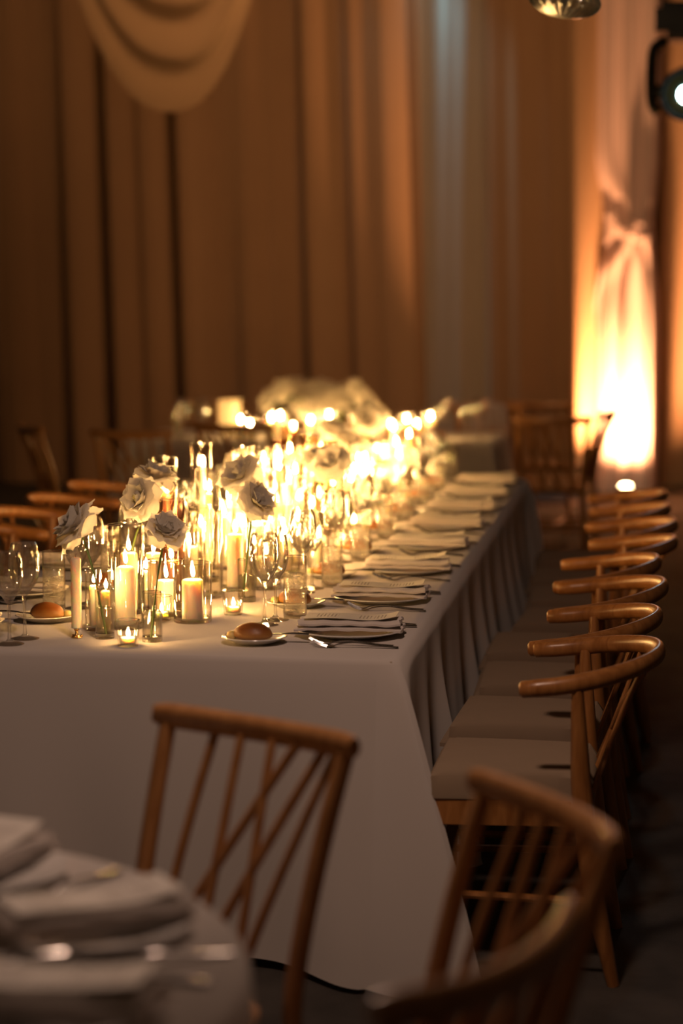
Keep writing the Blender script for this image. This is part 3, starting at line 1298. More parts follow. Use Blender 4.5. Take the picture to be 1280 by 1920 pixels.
def napkin_mesh(seed):
    """linen folded in four layers, lying lengthwise over the plate"""
    def mk():
        rnd = random.Random(seed)
        mb = MB()
        for lay in range(2):
            Lx, Ly = 0.268 - 0.008 * lay + rnd.uniform(-0.004, 0.004), 0.118 - 0.005 * lay
            nx, ny = 22, 8
            z0 = 0.0 + 0.0122 * lay
            ph = rnd.uniform(0, 6)
            vs, fs = [], []
            for s in (0, 1):
                for j in range(ny + 1):
                    for i in range(nx + 1):
                        u, v = i / nx - 0.5, j / ny - 0.5
                        droop = -0.003 * (2 * abs(u)) ** 3
                        lift = 0.004 * max(0, (u - 0.32) / 0.18) ** 2 * lay
                        wob = 0.0012 * math.sin(u * 26 + ph) + 0.001 * math.sin(v * 30 + ph * 2)
                        th = 0.0112 * (1 - (2 * abs(v)) ** 6 * 0.55)
                        vs.append((u * Lx + 0.003 * math.sin(v * 12 + ph), v * Ly + 0.002 * math.sin(u * 9 + ph), z0 + droop + lift + wob + (th if s else 0)))
            W = nx + 1
            off = W * (ny + 1)
            for j in range(ny):
                for i in range(nx):
                    a = j * W + i
                    fs.append((a, a + W, a + W + 1, a + 1))
                    fs.append((off + a, off + a + 1, off + a + W + 1, off + a + W))
            for i in range(nx):
                fs.append((i, i + 1, off + i + 1, off + i))
                a = ny * W + i
                fs.append((a, off + a, off + a + 1, a + 1))
            for j in range(ny):
                a = j * W
                fs.append((a, off + a, off + a + W, a + W))
                a = j * W + nx
                fs.append((a, a + W, off + a + W, off + a))
            mb.add(vs, fs)
        return mb.mesh('napkin', M['napkin'], auto=50)
    return cached(('napkin', seed), mk)


def menu_mesh(seed):
    def mk():
        rnd = random.Random(seed + 50)
        nx = 14
        vs, fs = [], []
        b = rnd.uniform(0.006, 0.014)
        for s in (0, 1):
            for j in range(2):
                for i in range(nx + 1):
                    u = i / nx
                    z = b * max(0, (u - 0.62) / 0.38) ** 2 + 0.0025 * math.sin(u * 6 + seed) + (0.0009 if s else 0)
                    vs.append((-0.118 + 0.236 * u, (j - 0.5) * 0.094, z))
        W = nx + 1
        off = 2 * W
        for i in range(nx):
            fs.append((i, i + W, i + W + 1, i + 1))
            fs.append((off + i, off + i + 1, off + i + W + 1, off + i + W))
            fs.append((i, i + 1, off + i + 1, off + i))
            fs.append((W + i, off + W + i, off + W + i + 1, W + i + 1))
        fs.append((0, off, off + W, W))
        fs.append((nx, nx + W, off + nx + W, off + nx))
        return mesh_with(vs, fs, 'menu_card', 'menu')
    return cached(('menu', seed), mk)


def mesh_with(vs, fs, name, mat):
    me = mesh_from(name, vs, fs)
    me.materials.append(M[mat])
    me.set_sharp_from_angle(angle=R(50))
    return me


def fork_mesh():
    def mk():
        mb = MB()
        # lies along x, tines at -x curving up, handle at +x arching
        path = spline([(0.105, 0, 0.0035), (0.06, 0, 0.006), (0.0, 0, 0.013), (-0.04, 0, 0.009), (-0.055, 0, 0.004)], 5)
        n = len(path)
        rad = [((0.0085 - 0.0055 * min(1, i / (n * 0.55))) if i < n - 4 else 0.003 + 0.0022 * (i - n + 5), 0.0018) for i in range(n)]
        mb.tube(path, rad, 8)
        hp = spline([(-0.053, 0, 0.0045), (-0.064, 0, 0.0028), (-0.074, 0, 0.0035)], 3)
        mb.tube(hp, [(0.009, 0.0013)] * 2 + [(0.0125, 0.0013)] * (len(hp) - 2), 8)
        for k in range(4):
            y = -0.0105 + 0.007 * k
            mb.tube([(-0.072, y, 0.0034), (-0.085, y, 0.0065), (-0.098, y, 0.0125), (-0.107, y, 0.018)], [0.0016, 0.0015, 0.0013, 0.0008], 6)
        return mb.mesh('fork', M['steel'], auto=50)
    return cached('fork', mk)


def knife_mesh(L=0.22):
    def mk():
        mb = MB()
        h = L / 2
        mb.tube(spline([(h, 0, 0.004), (h * 0.5, 0, 0.0055), (0.01, 0, 0.0045)], 4), [(0.0085, 0.003), (0.0085, 0.003), (0.008, 0.003), (0.0075, 0.003), (0.007, 0.0028), (0.0065, 0.0026), (0.006, 0.0024), (0.0055, 0.0022), (0.005, 0.002)], 8)
        mb.tube([(0.012, 0, 0.004), (0.0, 0.002, 0.0035), (-h * 0.6, 0.002, 0.003), (-h * 0.9, 0.001, 0.003), (-h, -0.004, 0.003)],
                [(0.005, 0.0016), (0.0095, 0.0011), (0.010, 0.001), (0.0075, 0.001), (0.001, 0.0008)], 8)
        return mb.mesh('knife', M['steel'], auto=50)
    return cached(('knife', L), mk)


def spoon_mesh():
    def mk():
        mb = MB()
        path = spline([(0.10, 0, 0.0035), (0.05, 0, 0.007), (0.0, 0, 0.011), (-0.05, 0, 0.006)], 5)
        n = len(path)
        mb.tube(path, [(0.0078 - 0.005 * min(1, i / (n * 0.6)), 0.0017) for i in range(n)], 8)
        vs, fs = [], []
        seg, rings = 18, 5
        for s in (0, 1):
            for j in range(rings + 1):
                t = j / rings
                for k in range(seg):
                    a = 2 * PI * k / seg
                    vs.append((-0.075 + 0.030 * t * math.cos(a), 0.019 * t * math.sin(a), 0.0022 + 0.009 * t * t + (0.0012 if s else 0)))
        off = seg * (rings + 1)
        for s in (0, 1):
            for j in range(rings):
                for k in range(seg):
                    a, b = s * off + j * seg + k, s * off + j * seg + (k + 1) % seg
                    fs.append((a, b, b + seg, a + seg))
        for k in range(seg):
            a, b = rings * seg + k, rings * seg + (k + 1) % seg
            fs.append((a, b, b + off, a + off))
        mb.add(vs, fs)
        return mb.mesh('spoon', M['steel'], auto=50)
    return cached('spoon', mk)


def roll_mesh(seed):
    def mk():
        bm = bmesh.new()
        bmesh.ops.create_icosphere(bm, subdivisions=4, radius=1.0)
        for v in bm.verts:
            p = v.co.copy()
            k = 1 + 0.05 * noise.noise(p * 1.4 + Vector((seed * 7.1, 0, 0))) + 0.015 * noise.noise(p * 5 + Vector((seed, 2, 0)))
            z = p.z * 0.030
            if p.z < 0:
                z = p.z * 0.016
            v.co = Vector((p.x * 0.050 * k, p.y * 0.037 * k, z * k + 0.016))
        me = bpy.data.meshes.new('bread_roll')
        bm.to_mesh(me)
        bm.free()
        me.polygons.foreach_set('use_smooth', [True] * len(me.polygons))
        me.materials.append(M['bread'])
        return me
    return cached(('roll', seed), mk)


def ball_mesh():
    return cached('butter', lambda: MB().lathe([(0, 0), (0.008, 0.0005), (0.0125, 0.006), (0.0128, 0.012), (0.010, 0.018), (0.005, 0.0215), (0, 0.022)], 16).mesh('butter', M['butter'], auto=80))


def setting(cx, cy_, rz, who, sd, grp, level=2, z=TZ, water=True, glasses=2):
    """a place setting; local +x points to the diner, local -y is the diner's left (bread side)"""
    rnd = random.Random(sd)
    ca, sa = math.cos(rz), math.sin(rz)

    def W(x, y):
        return cx + x * ca - y * sa, cy_ + x * sa + y * ca

    def item(name, me, x, y, dz, dr, label, cat, tilt=None):
        px, py = W(x, y)
        o = put(name, me, None, (px, py, z + dz), rz + R(dr))
        if tilt:
            o.rotation_euler = (R(tilt[0]), R(tilt[1]), rz + R(dr))
        tag(o, label, cat, grp + ': ' + cat)
        return o
    v = sd % 4
    item('dinner_plate', plate_mesh(0.138), 0, 0, 0.0006, 0, 'white dinner plate under a napkin, ' + who, 'plate')
    item('folded_napkin', napkin_mesh(v), 0.002, 0.004, 0.0205, rnd.uniform(-3, 3), 'folded white linen napkin on the plate, ' + who, 'napkin')
    if level >= 1:
        item('menu_card', menu_mesh(v), 0.004, 0.012, 0.0475, rnd.uniform(-3, 3), 'cream printed menu card on the napkin, ' + who, 'menu card')
        item('fork', fork_mesh(), 0.03 + rnd.uniform(-0.01, 0.01), -0.160, 0.0006, rnd.uniform(-4, 4), 'steel dinner fork closest to the plate, ' + who, 'fork')
        item('knife', knife_mesh(), 0.045, 0.160, 0.0006, rnd.uniform(-3, 3), 'steel table knife beyond the plate, ' + who, 'knife')
    if level >= 2:
        item('fork', fork_mesh(), 0.045 + rnd.uniform(-0.01, 0.01), -0.190, 0.0006, rnd.uniform(-4, 4), 'steel outer fork beside the plate, ' + who, 'fork')
        item('spoon', spoon_mesh(), 0.05, 0.192, 0.0006, rnd.uniform(-3, 3), 'steel spoon beyond the knife, ' + who, 'spoon')
    bx, by = -0.218, -0.15
    item('bread_plate', plate_mesh(0.082), bx, by, 0.0006, 0, 'small white bread plate, ' + who, 'plate')
    item('bread_roll', roll_mesh(v), bx - 0.004, by + 0.004, 0.0056, rnd.uniform(-25, 25), 'golden brown bread roll on its small plate, ' + who, 'bread roll')
    if level >= 1:
        item('butter_ball', ball_mesh(), bx - 0.058, by - 0.002, 0.0085, 0, 'pale yellow butter ball beside the roll, ' + who, 'butter')
        item('butter_knife', knife_mesh(0.15), bx + 0.062, by + 0.008, 0.020, rnd.uniform(-10, 10), 'small butter knife across the bread plate, ' + who, 'knife')
    px, py = W(-0.254 + rnd.uniform(-0.01, 0.01), 0.147)
    if glasses >= 1:
        wine_glass(px, py, 0, 'larger clear wine glass, ' + who, grp + ': wine glass', z)
    if glasses >= 2:
        px, py = W(-0.233 + rnd.uniform(-0.008, 0.008), 0.236)
        wine_glass(px, py, 1, 'smaller clear wine glass, ' + who, grp + ': wine glass', z)
    if water:
        px, py = W(-0.186 + rnd.uniform(-0.006, 0.006), 0.292)
        tumbler(px, py, 'straight glass of iced water, ' + who, grp + ': water glass', z)


SY = [5.46, 6.09, 6.73, 7.37, 8.01, 8.65, 9.28, 9.90]
for k in range(8):
    setting(-0.772, SY[k], 0, '%s setting from the front, bow-chair side' % ORD[k], k, 'settings on the bow-chair side', 2 if k < 5 else 1)
for k in range(8):
    setting(2 * TCX + 0.772, SY[k] - 0.02, PI, '%s setting from front, across the candles' % ORD[k], k + 1, 'settings on the far side of the candles',
            2 if k < 2 else 0, water=(k > 0), glasses=2)

# settings on the near round table
for a, nm, sd in ((62, 'topmost on the round table', 2), (25, 'middle one on the round table', 1), (-12, 'lowest on the round table', 3)):
    ra = R(a)
    setting(RTX + 0.545 * math.cos(ra), RTY + 0.545 * math.sin(ra), ra + R(8), 'blurred, ' + nm, sd, 'settings on the near round table', 1, water=False, glasses=0)


# ------------------------------------------------------------------ front of the candle runner, item by item
glass_cylinder(-1.366, 5.502, 0.046, 0.272, 'tall glass cylinder around the dome-topped pillar candle')
candle(-1.366, 5.502, 0.0275, 0.158, 'dome-topped ivory pillar candle, tallest pillar at the front', dome=0.012, z=TZ + 0.0086)
glass_cylinder(-1.217, 5.636, 0.051, 0.158, 'wide short glass cylinder around the flat-topped pillar candle')
candle(-1.217, 5.636, 0.0285, 0.108, 'flat-topped ivory pillar candle in the wide short glass', z=TZ + 0.0086, fk=2)
glass_cylinder(-1.430, 5.462, 0.033, 0.155, 'small glass cylinder behind the leaning rose stem')
candle(-1.440, 5.458, 0.0115, 0.112, 'thin ivory candle in the small glass behind the rose stem', z=TZ + 0.0086, fk=0, name='slim_candle')
glass_cylinder(-1.392, 5.395, 0.0165, 0.128, 'very narrow clear glass tube beside the leaning rose stem')
candle(-1.392, 5.395, 0.0120, 0.108, 'thin ivory candle in the very narrow tube beside the rose stem', z=TZ + 0.0086, fk=0, name='slim_candle')
votive(-1.290, 5.216, 'low tealight glass at the very front of the table edge', 'tealight burning in the frontmost low glass')
votive(-1.135, 5.775, 'fluted votive glass beside the paired wine glass stems', 'tealight burning in the fluted votive by the wine glass stems')

# unlit taper in a little brass foot
h = empty('candle_holder', (-1.451, 5.328, TZ + 0.0006))
tag(h, 'tiny brass candle foot at the front, under a pale unlit taper', 'candle holder')
MB().lathe([(0, 0), (0.014, 0), (0.0145, 0.002), (0.008, 0.005), (0.004, 0.010), (0.0035, 0.017), (0.007, 0.020), (0.0072, 0.026), (0.005, 0.027), (0, 0.024)], 18).build('foot', M['brass'], h)
for k in range(3):
    a = 2 * PI * k / 3 + 0.5
    MB().lathe([(0, 0), (0.003, 0.001), (0.004, 0.004), (0.003, 0.007), (0, 0.008)], 10, (0.0125 * math.cos(a), 0.0125 * math.sin(a), 0)).build('ball_foot', M['brass'], h)
candle(-1.451, 5.328, 0.0130, 0.182, 'pale unlit taper standing in the tiny brass foot', z=TZ + 0.0256, lit=False, name='taper_candle')

bud_vase(-1.378, 5.330, 'small bud vase holding the leaning front rose', r=0.0245)
rose((-1.378, 5.330), (-1.470, 5.360, 1.042), (-0.62, -0.34, 0.55), 'open white rose leaning out over the water glass at the front', 'white roses in bud vases', 1.15, 1)
bud_vase(-1.248, 5.297, 'small bud vase holding the shadowed front rose', r=0.0255)
rose((-1.248, 5.297), (-1.219, 5.351, 1.035), (0.45, -0.5, 0.70), 'shadowed white rose upright in front of the taper tubes', 'white roses in bud vases', 0.85, 2)
bud_vase(-1.146, 6.033, 'bud vase with a straight green stem behind the fluted votive', r=0.026, h=0.120)
rose((-1.146, 6.033), (-1.100, 5.985, 1.050), (0.55, -0.35, 0.45), 'white rose with pointed petals above the paired wine glasses', 'white roses in bud vases', 0.92, 3)
bud_vase(-1.205, 6.395, 'bud vase behind the pointed rose')
rose((-1.205, 6.395), (-1.222, 6.30, 1.098), (-0.35, -0.55, 0.6), 'wide open white rose up behind the pointed rose', 'white roses in bud vases', 1.08, 4)
bud_vase(-1.462, 5.86, 'bud vase beside the tall tubes with the upper left rose')
rose((-1.462, 5.86), (-1.412, 5.833, 1.060), (-0.40, -0.65, 0.30), 'white rose facing out with a yellow-green heart, beside the tall tubes', 'white roses in bud vases', 1.0, 5, heart='bud')
bud_vase(-1.53, 6.14, 'bud vase behind the yellow-hearted rose')
rose((-1.53, 6.14), (-1.425, 6.12, 1.108), (0.2, -0.1, 0.9), 'white rose rising behind the yellow-hearted rose', 'white roses in bud vases', 1.0, 6)

# tall tubes with tapers close to the front
TUBES = [
    (-1.345, 6.446, 0.0385, 0.340, 'glass', 0.262, 'tall tube with a burning taper, rim level with the pointed rose'),
    (-1.280, 6.102, 0.049, 0.262, 'glass', None, 'wide empty glass cylinder standing before the burning taper'),
    (-1.506, 6.549, 0.043, 0.298, 'amber', None, 'tall amber-tinted glass tube beside the yellow-hearted rose'),
    (-1.590, 6.948, 0.040, 0.338, 'glass', 0.21, 'tall clear tube rising behind the amber one'),
    (-1.535, 7.258, 0.037, 0.362, 'glass', 0.272, 'tallest clear tube above the burning taper'),
    (-1.335, 7.615, 0.0385, 0.328, 'glass', 0.235, 'tall clear tube right of the wide open rose'),
    (-1.324, 8.266, 0.0400, 0.330, 'amber', 0.235, 'tall amber tube in the middle of the candle runner'),
    (-1.330, 5.905, 0.034, 0.300, 'pinkglass', None, 'slim blush tube just behind the flat-topped pillar'),
]
for x, y, r, hh, mt, tp, lab in TUBES:
    glass_cylinder(x, y, r, hh, lab, mat=mt, name='glass_tube')
    if tp:
        candle(x + 0.002, y, 0.0108, tp, 'burning ivory taper inside the ' + lab.split(',')[0], z=TZ + 0.0086, name='taper_candle', dome=0.003, fk=2, tilt=0.8)

# ------------------------------------------------------------------ the rest of the runner
rnd = random.Random(29)
taken = [(-1.366, 5.502, .046), (-1.217, 5.636, .051), (-1.43, 5.462, .033), (-1.392, 5.395, .017), (-1.29, 5.216, .031), (-1.135, 5.775, .031), (-1.451, 5.328, .016),
         (-1.378, 5.33, .026), (-1.248, 5.297, .026), (-1.146, 6.033, .027), (-1.205, 6.395, .026), (-1.462, 5.86, .026), (-1.53, 6.14, .026)] + \
        [(t[0], t[1], t[2]) for t in TUBES]
for k in range(8):
    for (dx, dy, rr) in ((-0.254, 0.147, 0.042), (-0.233, 0.236, 0.042), (-0.186, 0.292, 0.034), (-0.218, -0.15, 0.088)):
        taken.append((-0.772 + dx, SY[k] + dy, rr))
        taken.append((2 * TCX + 0.772 - dx, SY[k] - 0.02 - dy, rr))


def free(x, y, r):
    return all((x - a) ** 2 + (y - b) ** 2 > (r + c + 0.004) ** 2 for a, b, c in taken)


def zone(y):
    if y < 6.9:
        return 'front third of the runner'
    if y < 8.5:
        return 'middle of the runner'
    return 'far end of the runner'


def spot_name(x, y):
    k = min(range(8), key=lambda i: abs(SY[i] - y))
    side = 'bow-chair side' if x > TCX + 0.075 else ('far side' if x < TCX - 0.075 else 'centre')
    return 'level with the %s plate, %s of runner' % (ORD[k], side)


y = 5.75
plan = []
tries = 0
while tries < 5200 and len(plan) < 108:
    tries += 1
    yy = rnd.uniform(5.62, 10.12)
    xx = TCX + rnd.gauss(0, 0.115)
    if abs(xx - TCX) > 0.255:
        continue
    if yy < 6.0 and xx > -1.30:
        continue
    kind = rnd.choices(['hurricane', 'tube', 'votive', 'bud', 'slim'], [0.36, 0.18, 0.24, 0.10, 0.20])[0]
    if kind == 'tube' and yy < 6.8:
        kind = 'hurricane'
    if kind == 'bud' and yy < 6.9:
        kind = 'slim'
    r = {'hurricane': rnd.choice([0.042, 0.046, 0.05]), 'tube': 0.038, 'votive': 0.031, 'bud': 0.0255, 'slim': 0.034}[kind]
    if not free(xx, yy, r):
        continue
    taken.append((xx, yy, r))
    plan.append((yy, xx, kind, r))
plan.sort()
rc = 0
same = {}
for q in plan:
    same.setdefault((q[2], spot_name(q[1], q[0])), []).append(q)
for q in plan:
    yy, xx, kind, r = q
    zn = zone(yy)
    mates = same[(kind, spot_name(xx, yy))]
    sp = spot_name(xx, yy)
    if len(mates) > 1:
        i = mates.index(q)
        sp = sp + ', %s going back' % ORD[i]
    detail = yy < 7.6
    if kind == 'hurricane':
        hh = rnd.choice([0.15, 0.18, 0.20, 0.24])
        ch = rnd.choice([0.09, 0.11, 0.13]) if hh < 0.2 else rnd.choice([0.12, 0.14, 0.16])
        cr = rnd.choice([0.019, 0.0235, 0.027])
        glass_cylinder(xx, yy, r, hh, 'pillar glass ' + sp, 'pillar glasses, ' + zn, parts=detail)
        candle(xx, yy, cr, ch, 'ivory pillar candle ' + sp, 'pillar candles, ' + zn, z=TZ + 0.0086, fk=rnd.choice([1, 2]))
    elif kind == 'tube':
        hh = rnd.choice([0.28, 0.31, 0.34])
        glass_cylinder(xx, yy, r, hh, 'tall taper tube ' + sp, 'tall tubes, ' + zn, name='glass_tube', mat=rnd.choice(['glass', 'glass', 'amber']), parts=detail)
        candle(xx, yy, 0.0108, hh - rnd.choice([0.07, 0.09, 0.12]), 'tall burning taper ' + sp, 'tapers, ' + zn, z=TZ + 0.0086, name='taper_candle', dome=0.003, fk=2)
    elif kind == 'votive':
        votive(xx, yy, 'fluted votive glass ' + sp, 'low tealight ' + sp, 'votive glasses, ' + zn, 'tealights, ' + zn)
    elif kind == 'slim':
        hh = rnd.choice([0.13, 0.16, 0.19])
        glass_cylinder(xx, yy, r, hh, 'slim candle glass ' + sp, 'slim glasses, ' + zn, parts=detail)
        candle(xx, yy, 0.012, hh - rnd.choice([0.03, 0.05]), 'thin ivory candle ' + sp, 'slim candles, ' + zn, z=TZ + 0.0086, fk=1, name='slim_candle')
    else:
        bud_vase(xx, yy, 'small bud vase ' + sp, 'bud vases, ' + zn)
        rose((xx, yy), (xx + rnd.uniform(-.05, .05), yy + rnd.uniform(-.04, .04), TZ + rnd.uniform(0.26, 0.36)),
             (rnd.uniform(-.6, .6), rnd.uniform(-.8, .1), rnd.uniform(.3, .9)), 'open white rose ' + sp, 'roses, ' + zn, 1.1, 40 + rc)
        rc += 1


def leaf_mesh():
    def mk():
        vs, fs = [], []
        n = 8
        for i in range(n + 1):
            t = i / n
            w = 0.022 * math.sin(PI * t ** 0.8)
            for s in (-1, 0, 1):
                vs.append((t * 0.075, s * w, 0.012 * math.sin(PI * t) + 0.005 * abs(s)))
        for i in range(n):
            for s in range(2):
                a = i * 3 + s
                fs.append((a, a + 1, a + 4, a + 3))
        return mesh_with(vs, fs, 'leaf', 'leaf')
    return cached('leaf', mk)


# ------------------------------------------------------------------ far table: flowers, candles, glasses
fb = empty('flower_arrangement', (-2.06, 13.15, TZ + 0.0006))
tag(fb, 'low mass of white blooms on the far table, above the candle glow', 'flowers')
MB().lathe([(0, 0), (0.08, 0), (0.085, 0.008), (0.03, 0.02), (0.022, 0.07), (0.07, 0.10), (0.16, 0.15), (0.165, 0.155), (0.14, 0.14), (0, 0.11)], 28).build('bowl', M['china'], fb)
rb = random.Random(5)


def bloom_mesh(seed):
    def mk():
        rr = random.Random(seed)
        mb = MB()
        base = petal_mesh(2)
        for kind, cnt, tilt in ((0, 4, 0), (1, 5, 26), (2, 6, 46), (3, 6, 68)):
            me = petal_mesh(kind)
            for k in range(cnt):
                m = Matrix.Rotation(2 * PI * k / cnt + rr.uniform(0, 1), 4, 'Z') @ Matrix.Translation((0.008, 0, 0)) @ Matrix.Rotation(R(tilt + rr.uniform(-8, 8)), 4, 'Y')
                mb.add([m @ v.co for v in me.vertices], [tuple(p.vertices) for p in me.polygons])
        return mb.mesh('bloom', M['petal'], auto=0)
    return cached(('bloom', seed), mk)


for k in range(22):
    a = rb.uniform(0, 2 * PI)
    q = rb.random() ** 0.6
    x, yv = 0.34 * q * math.cos(a), 0.17 * q * math.sin(a)
    z = 0.17 + 0.07 * (1 - q * q) + rb.uniform(-0.02, 0.05)
    if x < -0.12 or x > 0.15:
        z += 0.045
    o = put('bloom', bloom_mesh(k % 3), fb, (x, yv, z))
    d = Vector((x * 1.6, yv - 0.12, 0.25)).normalized()
    o.rotation_euler = d.to_track_quat('Z', 'X').to_euler()
    s = rb.uniform(1.15, 1.5)
    o.scale = (s, s, s)
for k in range(14):
    a = rb.uniform(0, 2 * PI)
    o = put('leaf', leaf_mesh(), fb, (0.22 * math.cos(a), 0.13 * math.sin(a), 0.16 + rb.uniform(0, 0.05)))
    o.rotation_euler = (rb.uniform(-.5, .5), rb.uniform(-.2, .6), a)
    o.scale = (1.8, 1.8, 1.8)
for k in range(8):
    MB().tube([(0.02 * math.cos(k), 0.02 * math.sin(k), 0.12), (0.20 * math.cos(k * 0.8), 0.10 * math.sin(k * 0.8), 0.24)], 0.004, 6).build('stem', M['stem'], fb)

far_t = 'on the far table'
for i, (x, yv, hh, ch) in enumerate(sorted([(-2.47, 12.82, 0.16, 0.09), (-2.30, 12.92, 0.16, 0.10), (-2.40, 12.75, 0.13, 0.07), (-2.22, 12.76, 0.18, 0.12), (-2.05, 12.84, 0.15, 0.09), (-1.92, 12.72, 0.18, 0.13),
                                     (-1.78, 12.86, 0.15, 0.10), (-1.62, 12.74, 0.20, 0.13), (-1.48, 12.88, 0.16, 0.10), (-1.33, 12.80, 0.18, 0.12), (-2.13, 12.70, 0.12, 0.06), (-1.70, 12.70, 0.12, 0.06),
                                     (-1.55, 12.69, 0.13, 0.08), (-1.40, 12.70, 0.14, 0.08)])):
    glass_cylinder(x, yv, 0.044, hh, 'blurred candle glass on the far table, %s from the cream card' % ORD[i], 'candle glasses on the far table', parts=False)
    candle(x, yv, 0.024, ch, 'blurred burning candle on the far table, %s from the cream card' % ORD[i], 'candles on the far table', z=TZ + 0.0086, fk=2)
# cream place card standing at the left end of the far candles
o = MB()
o.box((0, 0.035, 0.115), (0.125, 0.003, 0.235), Matrix.Rotation(R(12), 3, 'X'))
o.box((0, 0.085, 0.115), (0.125, 0.003, 0.235), Matrix.Rotation(R(-12), 3, 'X'))
tag(o.build('table_card', principled('cream_card', (0.82, 0.72, 0.55), 0.7, var=0.02), smooth=False, loc=(-2.56, 12.88, TZ + 0.002)), 'cream folded card glowing beside the far candles', 'card')
for i, (x, yv, v) in enumerate([(-2.80, 12.72, 0), (-2.76, 13.1, 1), (-2.70, 12.9, 1), (-2.68, 12.68, 0), (-1.25, 12.9, 0), (-1.12, 12.75, 1), (-1.05, 12.95, 0)]):
    wine_glass(x, yv, v, 'blurred wine glass on the far table, %s from its outer end' % ORD[i], 'wine glasses on the far table')
tumbler(-2.86, 12.84, 'blurred water glass at the outer end of the far table', None)


# ------------------------------------------------------------------ floor uplight
def uplight(x, y, power, label):
    root = empty('floor_uplight', (x, y, 0))
    tag(root, label, 'uplight')
    B = M['black']
    rot = Matrix.Rotation(R(-14), 4, 'X')
    can = MB().lathe([(0, 0.02), (0.05, 0.02), (0.062, 0.035), (0.065, 0.115), (0.062, 0.118), (0.058, 0.114), (0.056, 0.09), (0, 0.09)], 24)
    lens = MB().lathe([(0.056, 0.092), (0.050, 0.122), (0.03, 0.138), (0, 0.143)], 20)
    for m_ in (can, lens):
        for v in m_.v:
            v.xyz = rot @ v
    hs = can.build('housing', B, root)
    lens.build('lens', M['lens_warm'], hs)
    br = MB()
    for s in (-1, 1):
        br.box((s * 0.072, 0, 0.045), (0.006, 0.03, 0.09))
    br.box((0, 0, 0.004), (0.15, 0.05, 0.008))
    br.build('bracket', B, root, smooth=False)
    d = bpy.data.lights.new('uplight_beam', 'SPOT')
    d.energy = power
    d.color = (1.0, 0.44, 0.17)
    d.spot_size = R(104)
    d.spot_blend = 1.0
    d.shadow_soft_size = 0.04
    o = bpy.data.objects.new('uplight_beam', d)
    C.objects.link(o)
    o.parent = root
    o.location = (0, 0.0, 0.19)
    o.rotation_euler = Vector((0.02, 0.74, 1.0)).to_track_quat('-Z', 'Y').to_euler()
    return root


uplight(-0.245, 17.05, 1150, 'small floor uplight glowing white-orange under the knotted drape')
uplight(1.45, 17.6, 130, 'second floor uplight further along the orange drape')


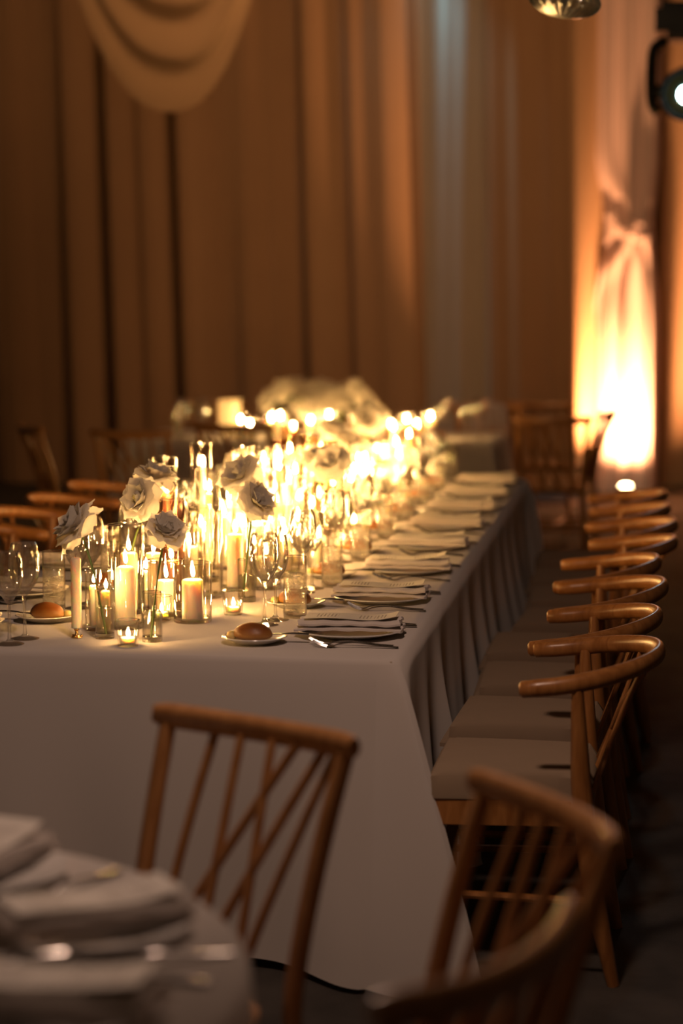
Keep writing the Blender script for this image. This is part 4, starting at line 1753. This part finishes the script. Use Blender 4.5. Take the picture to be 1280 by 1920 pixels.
# ------------------------------------------------------------------ moving-head stage light
def moving_head():
    root = empty('stage_light', (0.135, 12.0, 2.36))
    tag(root, 'black moving stage light with a cool white lens, hanging at the top corner', 'stage light')
    B = M['black']
    MB().tube([(0, 0, 0.80), (0, 0, 1.5)], 0.022, 10).build('drop_pole', B, root)
    base = MB().box((0, 0, 0.70), (0.37, 0.24, 0.12))
    base.box((0, 0, 0.775), (0.30, 0.20, 0.04))
    base.box((0, 0, 0.62), (0.24, 0.18, 0.05))
    base.build('base', B, root, smooth=False)
    for s in (-1, 1):
        pts = spline([(s * 0.12, 0, 0.60), (s * 0.185, 0, 0.56), (s * 0.20, 0, 0.45), (s * 0.195, 0, 0.28), (s * 0.16, 0, 0.22)], 5)
        MB().tube(pts, [(0.055, 0.03)] * len(pts), 10, up=(1, 0, 0)).build('yoke_arm', B, root)
        MB().tube([(s * 0.13, 0, 0.33), (s * 0.20, 0, 0.33)], 0.04, 12).build('pivot', B, root)
    head = MB().lathe([(0, -0.20), (0.09, -0.20), (0.125, -0.16), (0.135, -0.05), (0.14, 0.06), (0.145, 0.12), (0.14, 0.135), (0.125, 0.13), (0.11, 0.10), (0, 0.10)], 28)
    lens = MB().lathe([(0.108, 0.105), (0.08, 0.118), (0.04, 0.126), (0, 0.129)], 24)
    aim = Vector((-0.10, -1.0, -0.22)).normalized()
    q = aim.to_track_quat('Z', 'Y').to_matrix()
    for m_ in (head, lens):
        for v in m_.v:
            v.xyz = q @ v + Vector((0, 0, 0.33))
    hd = head.build('head', B, root)
    # only the inner part of the lens glows
    glow = MB().lathe([(0.045, 0.128), (0.03, 0.136), (0, 0.139)], 20)
    for v in glow.v:
        v.xyz = q @ v + Vector((0, 0, 0.33))
    lens.build('lens', principled('lens_glass', (0.10, 0.17, 0.16), 0.15), hd)
    glow.build('lamp', M['lens_cool'], hd)
    d = bpy.data.lights.new('stage_beam', 'SPOT')
    d.energy = 18
    d.color = (0.62, 0.92, 1.0)
    d.spot_size = R(46)
    d.spot_blend = 0.9
    d.shadow_soft_size = 0.05
    o = bpy.data.objects.new('stage_beam', d)
    C.objects.link(o)
    o.parent = root
    o.location = aim * 0.17 + Vector((0, 0, 0.33))
    o.rotation_euler = Vector((-0.10, -1.0, -0.28)).to_track_quat('-Z', 'Y').to_euler()


moving_head()


# ------------------------------------------------------------------ glass pendant at the top, and an added one out of view
def pendant(loc, label, power=0.0):
    root = empty('glass_pendant', loc)
    tag(root, label, 'pendant lamp')
    mb = MB()
    seg = 72
    prof = []
    for i in range(15):
        a = -PI / 2 + PI * 0.88 * i / 14
        prof.append((max(1e-7, 0.112 * math.cos(a)), 0.055 * math.sin(a)))
    mb.lathe([(0, -0.055)] + prof[1:] + [(p[0] * 0.96, p[1] * 0.95) for p in prof[1:][::-1]] + [(0, -0.0525)], seg)
    for v in mb.v:
        a = math.atan2(v.y, v.x)
        k = 1 + 0.035 * math.cos(a * 24)
        v.x *= k
        v.y *= k
    tilt = Matrix.Rotation(R(9), 3, 'Y')
    for v in mb.v:
        v.xyz = tilt @ v
    mb.build('shade', glass_mat('ribbed_glass', tint=(0.90, 0.92, 0.86), f0=0.22, f1=0.7, power=1.4, rough=0.25, edge=(0.8, 0.85, 0.75)), root)
    MB().lathe([(0, 0.02), (0.014, 0.0), (0.02, -0.018), (0.014, -0.034), (0, -0.038)], 14).build('bulb', M['bulb'], root)
    MB().tube([(0, 0, 0.045), (0, 0, 0.075)], [0.03, 0.012], 12).build('cap', M['rim'], root)
    MB().tube([(0, 0, 0.07), (0, 0, 1.6)], 0.003, 6).build('cord', M['black'], root)
    if power:  # fill light, carried only by the added pendant
        d = bpy.data.lights.new('added_pendant_light', 'POINT')
        d.energy = power
        d.color = (1.0, 0.65, 0.48)
        d.shadow_soft_size = 0.10
        o = bpy.data.objects.new('added_pendant_light', d)
        C.objects.link(o)
        o.parent = root
        o.location = (0, 0, -0.16)


pendant((-0.31, 7.0, 2.53), 'ribbed clear glass pendant shade cut off by the top edge')
pendant((-0.62, 3.82, 2.52), 'added ribbed glass pendant over the near chairs, out of view, as fill light', 50)  # unseen pendant added to light the near cloth and chairs
